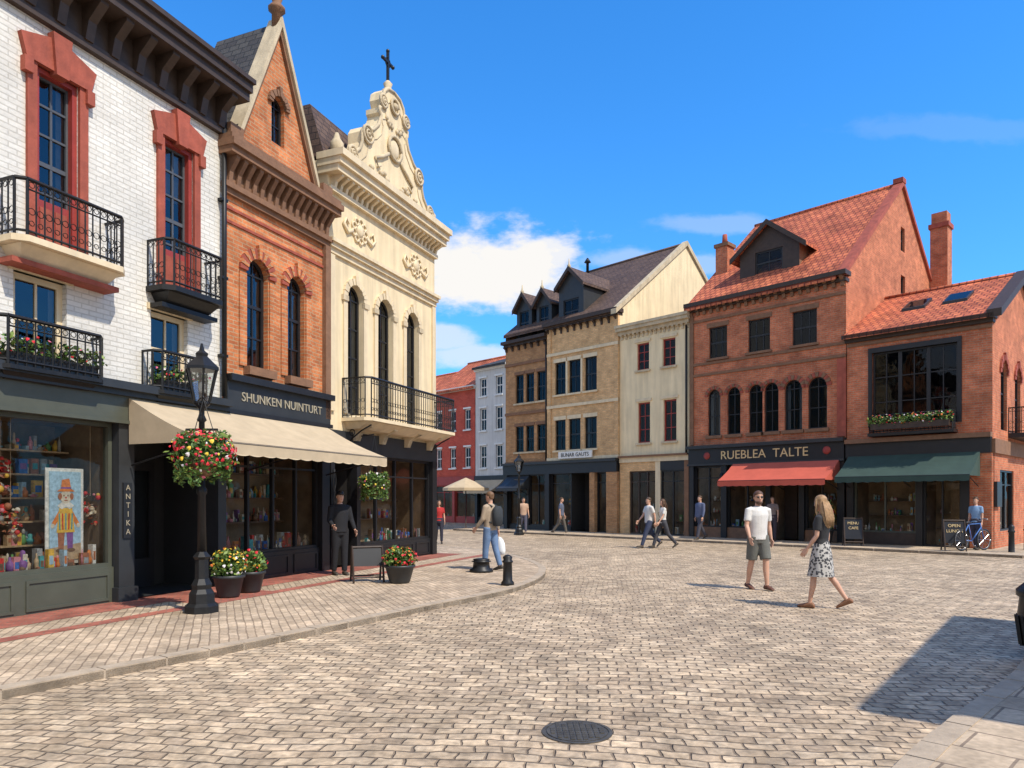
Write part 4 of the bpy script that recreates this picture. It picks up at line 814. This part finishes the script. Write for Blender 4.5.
def aboard(x,y,z,ang,h,easel=False,txt=None,name='sandwich_board'):
    B=Bld(name,(x,y,z),(math.cos(ang),math.sin(ang))); w=.28
    for s in (-1,1):
        y0=s*.22
        f=lambda xx,t:(xx,y0*(1-t),h*t)
        for xx in (-w,w): B.bar('legs',M['dkwood'],f(xx,0),f(xx,1),.016)
        B.bar('rails',M['dkwood'],f(-w,.15),f(w,.15),.013); B.bar('rails',M['dkwood'],f(-w,.97),f(w,.97),.015)
        if not easel or s==-1:
            a,b=(.45 if easel else .25),.93; B.prism('board',M['black'],[(-w+.02,y0*(1-a),h*a),(w-.02,y0*(1-a),h*a),(w-.02,y0*(1-b),h*b),(-w+.02,y0*(1-b),h*b)],[(-w+.02,y0*(1-a)+.015,h*a),(w-.02,y0*(1-a)+.015,h*a),(w-.02,y0*(1-b)+.015,h*b),(-w+.02,y0*(1-b)+.015,h*b)])
    if txt:
        for i,t in enumerate(txt):
            tt=.8-.17*i; o=B.text('chalk_writing',M['gold'],t,0,-.22*(1-tt)-.012,h*tt,.13,.002); o.rotation_euler[0]=math.radians(90-math.degrees(math.atan(.22/h)))
    B.done()
aboard(-2.75,13.5,GZ,.35,.68,easel=True,name='display_easel')
p=Rw_(18.35,1.5); aboard(p[0],p[1],GZ,-.3,.95,txt=['MENU','CAFE'])
p=Rw_(21.35,1.7); aboard(p[0],p[1],GZ,-.3,.95,txt=['OPEN','LUNCH'])
def bollard(x,y,z,h,r=.075):
    B=Bld('bollard',(x,y,z)); B.lathe('body',M['iron'],[(r*1.5,0),(r*1.5,.05),(r*1.1,.09),(r,h*.72),(r*1.25,h*.75),(r*1.25,h*.79),(r*.95,h*.82),(r*1.1,h*.92),(r*.6,h*.98),(r*.1,h)],seg=16); B.done()
bollard(-.08,12.95,GZ,.56,.08); bollard(-.66,15.3,GZ,.3,.17); bollard(14.75,21.0,0,.9); bollard(16.0,22.1,0,.9)
B=Bld('litter_bin',(5.36,7.05,GZ))
B.lathe('body',M['iron'],[(.2,0),(.2,.06),(.25,.1),(.29,.4),(.27,.58),(.3,.6),(.3,.66),(.26,.7),(.18,.78),(.08,.82),(.03,.86)],seg=20)
for i in range(20): t=i*math.pi/10; B.bar('slats',M['iron'],(.262*math.cos(t),.262*math.sin(t),.1),(.3*math.cos(t),.3*math.sin(t),.4),.012)
B.done()
B=Bld('market_parasol',(-2.5,38.5,0))
B.lathe('pole',M['dkwood'],[(.25,0),(.25,.08),(.03,.1),(.03,2.75)],seg=10); B.lathe('canopy',M['awn_tan'],[(1.25,2.1),(1.25,2.25),(.6,2.55),(.03,2.8)],seg=8,smooth=False); B.done()
B=Bld('bicycle',(14.0,21.6,GZ),(.85,.35)); r=.33
for x in (-.5,.5):
    B.ringv('wheels',M['black'],(x,0,r),r-.02,.022,24); B.ringv('wheels',M['chrome'],(x,0,r),r-.05,.01,24)
    for i in range(10): t=i*math.pi/5; B.bar('spokes',M['chrome'],(x,0,r),(x+(r-.05)*math.cos(t),0,r+(r-.05)*math.sin(t)),.003)
J=dict(bb=(-.05,0,.3),st=(-.2,0,.8),hd=(.33,0,.82),hb=(.36,0,.7),rw=(-.5,0,r),fw=(.5,0,r))
for a,b in (('bb','st'),('bb','hb'),('st','hd'),('bb','rw'),('st','rw'),('hd','fw')): B.tube('frame',M['g_blue'],[J[a],J[b]],.016,6)
B.ball('saddle',M['black'],(-.22,0,.86),.13,.06,.035); B.tube('handlebar',M['chrome'],[(.3,-.25,.95),(.33,-.1,.98),(.31,0,.9),(.33,.1,.98),(.3,.25,.95)],.013,6); B.tube('pedals',M['chrome'],[(-.05,-.12,.16),(-.05,-.05,.16),(-.05,.05,.44),(-.05,.12,.44)],.012,5); B.done()
# ================================================================== people
def person(name,x,y,z,hd,H=1.75,sex='m',top=(.5,.5,.5),bottom=(.05,.06,.1),bot='trousers',shoe=(.05,.04,.03),hair=(.06,.035,.02),hs='short',arms=((5,8,12),(-5,8,12)),legs=((8,4),(-12,12)),sleeve=.45,vox=.02,look=0,extra=(),beard=None,glasses=False,tmat=None,bmat=None,tilt=0):
    L=math.hypot(*hd); hx,hy=hd[0]/L,hd[1]/L
    B=Bld(name,(x,y,z),(hy,-hx)); k=H/1.75; S=MATS['skin']; near=vox<.014
    tm=tmat or pm('cloth_%d_%d_%d'%tuple(int(c*255) for c in top),top,.9,var=.1,scale=8,bump=.25); bmt=bmat or pm('cloth_%d_%d_%d'%tuple(int(c*255) for c in bottom),bottom,.9,var=.15,scale=8,bump=.25); sm=pm('shoe_%d_%d_%d'%tuple(int(c*255) for c in shoe),shoe,.6); hm=pm('hair_%d_%d_%d'%tuple(int(c*255) for c in hair),hair,.6,var=.45,scale=30)
    fem=sex=='f'; sw=.165 if fem else .19; hw=.095 if fem else .09; g=.86 if fem else 1
    J=[];low=9
    for i,(a,kn) in enumerate(legs):
        sx=(-1 if i==0 else 1); a=math.radians(a); kn=math.radians(kn)
        h=Vector((sx*hw,0,.92)); kk=h+Vector((sx*.005,math.sin(a),-math.cos(a)))*.43; b=a-kn; an=kk+Vector((0,math.sin(b),-math.cos(b)))*.42
        pt=min(0,b*.9+.12) if b<-.15 else (max(0,b*.6) if b>.25 else 0)
        fy=Vector((0,math.cos(pt),math.sin(pt))); fz=Vector((0,-math.sin(pt),math.cos(pt)))
        toe=an+fy*.18-fz*.065; heel=an-fy*.065-fz*.065; low=min(low,toe.z-.015,heel.z-.02); J.append((h,kk,an,fy,fz,sx))
    dz=-low
    def q(v): return tuple((Vector(v)+Vector((0,0,dz)))*k)
    for h,kk,an,fy,fz,sx in J:
        m1=h.lerp(kk,.5); c1=kk.lerp(an,.35)
        B.tube('body',S,[q(h),q(m1),q(kk),q(c1-Vector((0,.01,0))),q(kk.lerp(an,.75)),q(an),q(an-fz*.05)],[r*k*g for r in (.088,.076,.055,.057,.042,.036,.034)],12)
        B.tube('body',S,[q(an-fy*.04-fz*.04),q(an+fy*.06-fz*.045),q(an+fy*.14-fz*.06)],[.034*k,.036*k,.026*k],8)
        rr=[]
        for t,w,hh in ((-.075,.028,.03),(-.05,.037,.045),(0,.038,.05),(.06,.042,.04),(.12,.048,.03),(.17,.04,.024),(.195,.02,.014)):
            c=an+fy*t-fz*(.085-hh); rr.append([q(c+Vector((1,0,0))*w*math.cos(u)+fz*hh*math.sin(u)) for u in [2*math.pi*j/12 for j in range(12)]])
        B.loft('shoes',sm,rr)
        if bot=='trousers': B.tube('trousers',bmt,[q(h+Vector((0,0,.03))),q(m1),q(kk),q(c1),q(an+fz*.0)],[r*k*(.95 if fem else 1) for r in (.105,.094,.074,.07,.058)],14)
        if bot=='shorts':
            e=h.lerp(kk,.93); B.tube('trousers',bmt,[q(h+Vector((0,0,.03))),q(m1),q(e)],[.11*k,.104*k,.098*k],16)
    def ell(c,rx,ry,n=20): return [q((c[0]+rx*math.cos(2*math.pi*j/n),c[1]+ry*math.sin(2*math.pi*j/n),c[2])) for j in range(n)]
    if bot=='skirt':
        n=40; rings=[]
        for zz,rx,ry in ((1.06,.125,.095),(1.0,.145,.11),(.9,.185,.135),(.75,.205,.165),(.6,.22,.18),(.5,.23,.195)):
            am=.0 if zz>.9 else (.9-zz)*.045
            rings.append([q((rx*(1+am*math.sin(j*.98)*2)*math.cos(2*math.pi*j/n),ry*(1+am*math.sin(j*.98)*2)*math.sin(2*math.pi*j/n)+(.92-zz)*.03,zz)) for j in range(n)])
        B.loft('skirt',bmt,rings,cap=False)
    else: B.loft('trousers',bmt,[ell((0,0,.82),.15*1.05,.11),ell((0,-.005,.9),.172,.128),ell((0,0,1.0),.16,.112),ell((0,0,1.04),.15,.105)])
    T=([(.9,.168,.13),(1.0,.15,.108),(1.08,.128,.098),(1.2,.148,.115),(1.3,.158,.128),(1.38,.155,.105),(1.43,.13,.085),(1.465,.07,.065)] if fem else [(.88,.18,.135),(.98,.172,.128),(1.08,.168,.13),(1.2,.178,.132),(1.32,.19,.132),(1.4,.18,.11),(1.45,.135,.085),(1.48,.075,.065)])
    if bot=='skirt': T=T[1:]
    B.loft('top',tm,[ell((0,(.0),zz),rx,ry) for zz,rx,ry in T])
    B.loft('body',S,[ell((0,0,zz),rx*.86,ry*.82) for zz,rx,ry in T])
    hands=[]
    for i,(a,ab,el) in enumerate(arms):
        sx=(-1 if i==0 else 1); a,ab,el=map(math.radians,(a,ab,el))
        s=Vector((sx*sw,0,1.41)); d1=Vector((sx*math.sin(ab),math.sin(a)*math.cos(ab),-math.cos(a)*math.cos(ab))); e=s+d1*.28
        a2=a+el; d2=Vector((sx*math.sin(ab*.4),math.sin(a2),-math.cos(a2))).normalized(); w=e+d2*.25
        B.tube('body',S,[q(s+Vector((-sx*.05,0,.0))),q(s),q(s.lerp(e,.5)),q(e),q(e.lerp(w,.3)),q(w),q(w+d2*.03)],[r*k*g for r in (.05,.052,.047,.039,.041,.026,.024)],10)
        if sleeve<=1: pe=s.lerp(e,sleeve*1.6 if sleeve<.6 else 1); pts=[s+Vector((-sx*.06,0,.0)),s,pe]; rad=[.07,.066,.06]
        else: pts=[s+Vector((-sx*.06,0,0)),s,e,e.lerp(w,.96)]; rad=[.07,.066,.054,.042]
        B.tube('top',tm,[q(p) for p in pts],[r*k*g for r in rad],12)
        X=Vector((sx,0,0)); X=(X-d2*X.dot(d2)).normalized(); Q=X.cross(d2)*(1 if (X.cross(d2)).y>0 else -1)
        hp='hand_%d'%i
        rr=[]
        for t,wd,th in ((-.01,.022,.02),(.02,.034,.017),(.06,.042,.015),(.095,.04,.013)):
            c=w+d2*t; rr.append([q(c+Q*wd*math.cos(u)+X*th*math.sin(u)) for u in [2*math.pi*j/10 for j in range(10)]])
        B.loft(hp,S,rr)
        for o,ln in ((.031,.068),(.0105,.078),(-.0105,.073),(-.031,.058)):
            p0=w+d2*.08+Q*o; p1=p0+d2*(ln*.5)-X*.004; p2=p1+(d2-X*.5).normalized()*ln*.35; p3=p2+(d2-X*1.0).normalized()*ln*.3
            B.tube(hp,S,[q(p) for p in (p0,p1,p2,p3)],[.0092*k,.0088*k,.008*k,.0062*k],7)
        p0=w+d2*.025+Q*.026; p1=p0+(d2*.7+Q*.7)*.045; p2=p1+(d2*.95+Q*.25-X*.2)*.035
        B.tube(hp,S,[q(p) for p in (p0,p1,p2)],[.012*k,.0105*k,.008*k],7)
        hands.append(w+d2*.11)
    HC=Vector((0,.015,1.635)); rot=Matrix.Rotation(math.radians(-look),3,'Z')@Matrix.Rotation(math.radians(-tilt),3,'X')
    def hq(v): return q(HC+rot@Vector(v))
    def hring(zz,rx,ry,oy,n=16): return [hq((rx*math.cos(2*math.pi*j/n),oy+ry*math.sin(2*math.pi*j/n),zz)) for j in range(n)]
    f=.94 if fem else 1
    hr=[(-.118,.022,.025,.045),(-.108,.042,.05,.03),(-.08,.056*f,.068,.017),(-.04,.067*f,.084,.006),(0,.073*f,.092,.0),(.04,.076*f,.096,-.004),(.075,.069,.086,-.008),(.1,.05,.062,-.01),(.115,.022,.026,-.01)]
    B.loft('body',S,[hring(*r) for r in hr])
    B.tube('body',S,[q((0,-.01,1.40)),q((0,-.005,1.48)),hq((0,-.02,-.05))],[.062*k*g,.052*k*g,.05*k*g],12)
    B.tube('body',S,[hq((0,.088,.012)),hq((0,.104,-.018)),hq((0,.108,-.028)),hq((0,.092,-.036))],[.008*k,.011*k,.013*k,.011*k],8)
    for s in (-1,1):
        B.ball('ears',S,hq((s*.074*f,-.008,-.008)),.009*k,.017*k,.028*k,8,6)
        B.ball('eyes',M['white'],hq((s*.029,.079,.006)),.012*k,.008*k,.008*k,8,6); B.ball('eyes',M['black'],hq((s*.029,.087,.006)),.006*k,.004*k,.006*k,8,6)
        B.tube('eyebrows',hm,[hq((s*.013,.091,.026)),hq((s*.03,.09,.031)),hq((s*.046,.078,.025))],.0035*k,5)
    B.tube('mouth',pm('lips',(.38,.13,.11),.5),[hq((-.024,.077,-.062)),hq((0,.088,-.06)),hq((.024,.077,-.062))],[.003*k,.0065*k,.003*k],6)
    if glasses:
        for s in (-1,1): B.ball('sunglasses',M['black'],hq((s*.032,.09,.006)),.026*k,.008*k,.019*k,10,6); B.bar('sunglasses',M['black'],hq((s*.055,.085,.01)),hq((s*.077,0,.01)),.003)
        B.bar('sunglasses',M['black'],hq((-.01,.097,.01)),hq((.01,.097,.01)),.003)
    if beard: B.loft('beard',hm,[hring(-.128,.025,.03,.04),hring(-.11,.05,.056,.035),hring(-.085,.064,.076,.021),hring(-.068,.069,.078,.012)])
    if hs!='none':
        B.loft('hair',hm,[hring(-.05,.055,.045,-.058),hring(-.01,.077*f,.075,-.03),hring(.03,.083*f,.088,-.02),hring(.06,.084*f,.099,-.012),hring(.09,.07,.085,-.01),hring(.115,.045,.058,-.01),hring(.128,.015,.02,-.01)])
    if hs=='long':
        B.loft('hair',hm,[hring(.06,.08,.06,-.04),hring(-.02,.09,.055,-.05),hring(-.1,.1,.055,-.065),hring(-.2,.11,.05,-.085),hring(-.28,.1,.042,-.095),hring(-.36,.075,.03,-.1),hring(-.4,.03,.015,-.1)])
        for s in (-1,1): B.tube('hair',hm,[hq((s*.07,.02,.06)),hq((s*.086,.015,-.03)),hq((s*.09,.02,-.12)),hq((s*.1,.0,-.24))],[.02*k,.022*k,.022*k,.012*k],8)
        for j in range(9):
            xx=-.09+j*.0225; B.tube('hair_locks',hm,[hq((xx*.7,-.09,.02)),hq((xx,-.125,-.12)),hq((xx*1.05,-.14,-.25)),hq((xx*.85,-.135,-.36-.02*(j%3)))],[.008*k,.012*k,.012*k,.003*k],6)
    if 'cap' in extra:
        cm=M['black']; B.loft('cap',cm,[hring(.035,.084,.102,-.005),hring(.07,.084,.1,-.005),hring(.11,.062,.076,-.008),hring(.13,.02,.03,-.008)]); B.loft('cap',cm,[hring(.035,.075,.1,.03),hring(.045,.075,.1,.03)])
    if 'backpack' in extra:
        bpm=pm('backpack_cloth',(.03,.035,.04),.8)
        B.loft('backpack',bpm,[ell((0,-.2,zz),rx,ry) for zz,rx,ry in ((.98,.1,.06),(1.0,.14,.09),(1.2,.15,.11),(1.36,.14,.1),(1.43,.08,.05))])
        for s in (-1,1): B.tube('backpack_straps',bpm,[q((s*.09,-.12,1.42)),q((s*.1,0,1.475)),q((s*.11,.12,1.36)),q((s*.13,.1,1.15)),q((s*.13,-.12,1.05))],.018*k,6)
    if 'bag' in extra:
        w=hands[1]; wp=pm('white_plastic',(.8,.8,.78),.4,var=.05)
        B.tube('carrier_bag_handles',wp,[q(w),q(w-Vector((0,.02,.12)))],.01,5)
        B.loft('carrier_bag',wp,[ell((w[0]+.03,w[1]-.02,w[2]-zz),rx,ry,14) for zz,rx,ry in ((.06,.02,.03),(.12,.05,.09),(.2,.07,.13),(.36,.08,.15),(.44,.07,.14),(.46,.04,.1))])
    if 'sidebag' in extra: B.ball('shoulder_bag',M['g_brown'],q((.2,-.02,.95)),.05,.12,.11); B.tube('bag_strap',M['g_brown'],[q((.2,0,1.05)),q((.1,.14,1.25)),q((-.1,.02,1.47)),q((0,-.14,1.3)),q((.2,-.03,1.05))],.01,5)
    md={'body':(vox*k,3),'top':(vox*k,4),'trousers':(vox*k,4),'hair':(vox*k*.8,3),'shoes':(vox*.8,2)}
    if near: md['hand_0']=md['hand_1']=(.0035,1)
    B.done(md); return B
m,nt,b=newmat('patterned_skirt'); b.inputs['Roughness'].default_value=.9
tc=nt.nodes.new('ShaderNodeTexCoord'); v=nt.nodes.new('ShaderNodeTexVoronoi'); v.inputs['Scale'].default_value=24; cr=nt.nodes.new('ShaderNodeValToRGB'); cr.color_ramp.elements[0].position=.42; cr.color_ramp.elements[1].position=.52; cr.color_ramp.elements[0].color=(.05,.05,.055,1); cr.color_ramp.elements[1].color=(.45,.43,.40,1)
nt.links.new(tc.outputs['Object'],v.inputs['Vector']); nt.links.new(v.outputs['Distance'],cr.inputs['Fac']); nt.links.new(cr.outputs['Color'],b.inputs['Base Color'])
person('walking_man',4.48,12.95,0,(.25,-1),1.78,'m',top=(.62,.6,.57),bottom=(.13,.13,.115),bot='shorts',shoe=(.12,.05,.03),hair=(.1,.05,.03),arms=((-10,13,18),(8,13,25)),legs=((14,10),(-8,8)),vox=.011,look=15,beard=True,glasses=True)
person('walking_woman',4.68,10.75,0,(-.75,.6),1.70,'f',top=(.035,.035,.038),bot='skirt',bmat=MATS['patterned_skirt'],shoe=(.22,.1,.05),hair=(.36,.22,.11),hs='long',arms=((4,5,30),(-8,6,14)),legs=((12,4),(-13,22)),vox=.011,look=20,tilt=5)
person('shop_doorman',-3.56,14.7,GZ,(.6,-.8),1.72,'m',top=(.015,.015,.018),bottom=(.015,.015,.018),arms=((10,10,25),(5,10,60)),legs=((3,2),(-4,4)),sleeve=2,extra=('cap',),vox=.015)
person('backpacker',-.48,15.7,GZ,(-.85,.55),1.72,'m',top=(.36,.28,.2),bottom=(.13,.2,.33),hair=(.15,.08,.04),arms=((10,8,30),(-8,10,8)),legs=((8,4),(-10,8)),sleeve=2,extra=('backpack','bag'),vox=.015)
person('pedestrian',-2.7,26.3,0,(.2,-1),1.6,'f',top=(.4,.03,.03),bottom=(.03,.03,.05),hs='long',vox=.02)
person('pedestrian',4.6,23.9,0,(-.95,-.3),1.74,'m',top=(.6,.58,.55),bottom=(.04,.05,.09),legs=((24,5),(-22,25)),arms=((-20,6,15),(20,6,20)),vox=.02)
person('pedestrian',5.05,23.8,0,(-.95,-.2),1.68,'f',top=(.62,.6,.56),bottom=(.05,.05,.06),legs=((-22,20),(24,5)),arms=((20,6,15),(-20,6,20)),hs='long',hair=(.08,.04,.02),extra=('sidebag',),vox=.02)
person('pedestrian',7.3,27.6,GZ,(-.9,-.5),1.72,'m',top=(.1,.12,.2),bottom=(.06,.06,.08),sleeve=2,legs=((18,5),(-18,18)),vox=.02)
person('pedestrian',9.75,26.6,GZ,(-.5,-.8),1.66,'f',top=(.2,.16,.15),bottom=(.05,.04,.05),hs='long',vox=.02)
person('pedestrian',.55,34.2,0,(.3,-1),1.7,'m',top=(.45,.3,.22),bottom=(.08,.08,.12),vox=.02)
person('pedestrian',2.3,33.2,0,(1,-.3),1.74,'m',top=(.1,.12,.18),bottom=(.1,.09,.08),legs=((18,5),(-18,18)),vox=.02)
person('pedestrian',14.35,22.0,GZ,(-.7,-.5),1.62,'f',top=(.2,.32,.5),bottom=(.05,.05,.08),vox=.02)
# ================================================================== light, sky, camera
sv=Vector((.75,-.66,1.28)).normalized()
sun=bpy.data.lights.new('sun','SUN'); sun.energy=5.0; sun.angle=math.radians(.5); sun.color=(1,.92,.79)
so=bpy.data.objects.new('sun',sun); sc.collection.objects.link(so); so.rotation_euler=sv.to_track_quat('Z','Y').to_euler()
w=bpy.data.worlds.new('World'); sc.world=w; w.use_nodes=True; nt=w.node_tree; N=nt.nodes.new; L=nt.links.new
bg=nt.nodes['Background']; bg.inputs['Strength'].default_value=.15
sk=N('ShaderNodeTexSky'); sk.sky_type='NISHITA'; sk.sun_disc=False; sk.sun_elevation=math.asin(sv.z); sk.sun_rotation=math.atan2(sv.x,sv.y); sk.air_density=1.0; sk.dust_density=.3; sk.ozone_density=3.0
tn=N('ShaderNodeVectorMath'); tn.operation='MULTIPLY'; tn.inputs[1].default_value=(.30,1.22,2.0); L(sk.outputs[0],tn.inputs[0])
tc=N('ShaderNodeTexCoord'); sep=N('ShaderNodeSeparateXYZ'); L(tc.outputs['Generated'],sep.inputs[0])
def mth(op,a,b=None,c=None):
    n=N('ShaderNodeMath'); n.operation=op
    for i,v in enumerate((a,b,c)):
        if v is None: continue
        if isinstance(v,(int,float)): n.inputs[i].default_value=v
        else: L(v,n.inputs[i])
    return n.outputs[0]
# horizon haze
hz=mth('MULTIPLY',mth('EXPONENT',mth('MULTIPLY',mth('MAXIMUM',sep.outputs['Z'],0),-5.5)),.75)
hm_=N('ShaderNodeMix'); hm_.data_type='RGBA'; L(hz,hm_.inputs[0]); L(tn.outputs[0],hm_.inputs[6]); hm_.inputs[7].default_value=(2.1,3.7,5.2,1)
yy=mth('MAXIMUM',sep.outputs['Y'],.02); az=mth('DIVIDE',sep.outputs['X'],yy); el=mth('DIVIDE',sep.outputs['Z'],yy)
cmb=N('ShaderNodeCombineXYZ'); L(az,cmb.inputs[0]); L(mth('MULTIPLY',el,1.8),cmb.inputs[1])
no=N('ShaderNodeTexNoise'); no.inputs['Scale'].default_value=13; no.inputs['Detail'].default_value=9; no.inputs['Roughness'].default_value=.6; L(cmb.outputs[0],no.inputs['Vector'])
tot=None
for a,e,wd,h,s in ((-.02,.325,.13,.06,1),(-.09,.31,.07,.045,1),(.04,.34,.06,.035,.9),(-.1,.225,.055,.022,.6),(-.05,.20,.1,.02,.6),(.3,.385,.1,.016,.22),(.17,.335,.1,.018,.3),(.26,.33,.06,.014,.3),(.64,.52,.16,.02,.07)):
    dx=mth('DIVIDE',mth('SUBTRACT',az,a),wd); dy=mth('DIVIDE',mth('SUBTRACT',el,e),h)
    d2=mth('ADD',mth('MULTIPLY',dx,dx),mth('MULTIPLY',dy,dy))
    g=mth('EXPONENT',mth('MULTIPLY',d2,-1)); v=mth('SUBTRACT',mth('ADD',g,mth('MULTIPLY',no.outputs['Fac'],1.5)),.98)
    mr=N('ShaderNodeMapRange'); mr.interpolation_type='SMOOTHSTEP'; L(v,mr.inputs[0]); mr.inputs['From Min'].default_value=.0; mr.inputs['From Max'].default_value=.5; mr.inputs['To Max'].default_value=s
    o=mth('MULTIPLY',mr.outputs[0],mth('MINIMUM',mth('MULTIPLY',g,4),1))
    tot=o if tot is None else mth('MAXIMUM',tot,o)
fr=mth('MULTIPLY',tot,mth('GREATER_THAN',sep.outputs['Y'],.05))
# unseen broken clouds behind the camera, added as neutral fill for shaded facades
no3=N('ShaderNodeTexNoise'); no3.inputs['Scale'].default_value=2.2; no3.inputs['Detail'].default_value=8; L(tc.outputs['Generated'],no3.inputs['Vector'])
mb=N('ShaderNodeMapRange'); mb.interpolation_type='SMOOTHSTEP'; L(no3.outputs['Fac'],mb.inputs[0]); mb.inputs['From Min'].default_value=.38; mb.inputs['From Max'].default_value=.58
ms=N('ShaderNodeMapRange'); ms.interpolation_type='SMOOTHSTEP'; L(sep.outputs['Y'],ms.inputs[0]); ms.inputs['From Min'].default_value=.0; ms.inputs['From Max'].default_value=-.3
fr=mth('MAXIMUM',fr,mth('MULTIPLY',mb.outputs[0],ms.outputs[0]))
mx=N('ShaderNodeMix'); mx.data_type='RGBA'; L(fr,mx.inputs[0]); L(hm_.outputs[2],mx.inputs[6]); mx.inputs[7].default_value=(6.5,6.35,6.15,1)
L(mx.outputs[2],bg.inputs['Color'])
cam=bpy.data.cameras.new('camera'); co=bpy.data.objects.new('camera',cam); sc.collection.objects.link(co); sc.camera=co
co.location=(0,0,1.65); co.rotation_euler=(math.radians(90),0,0); cam.lens=25; cam.sensor_width=36; cam.shift_y=.1123; cam.clip_start=.05; cam.clip_end=8000
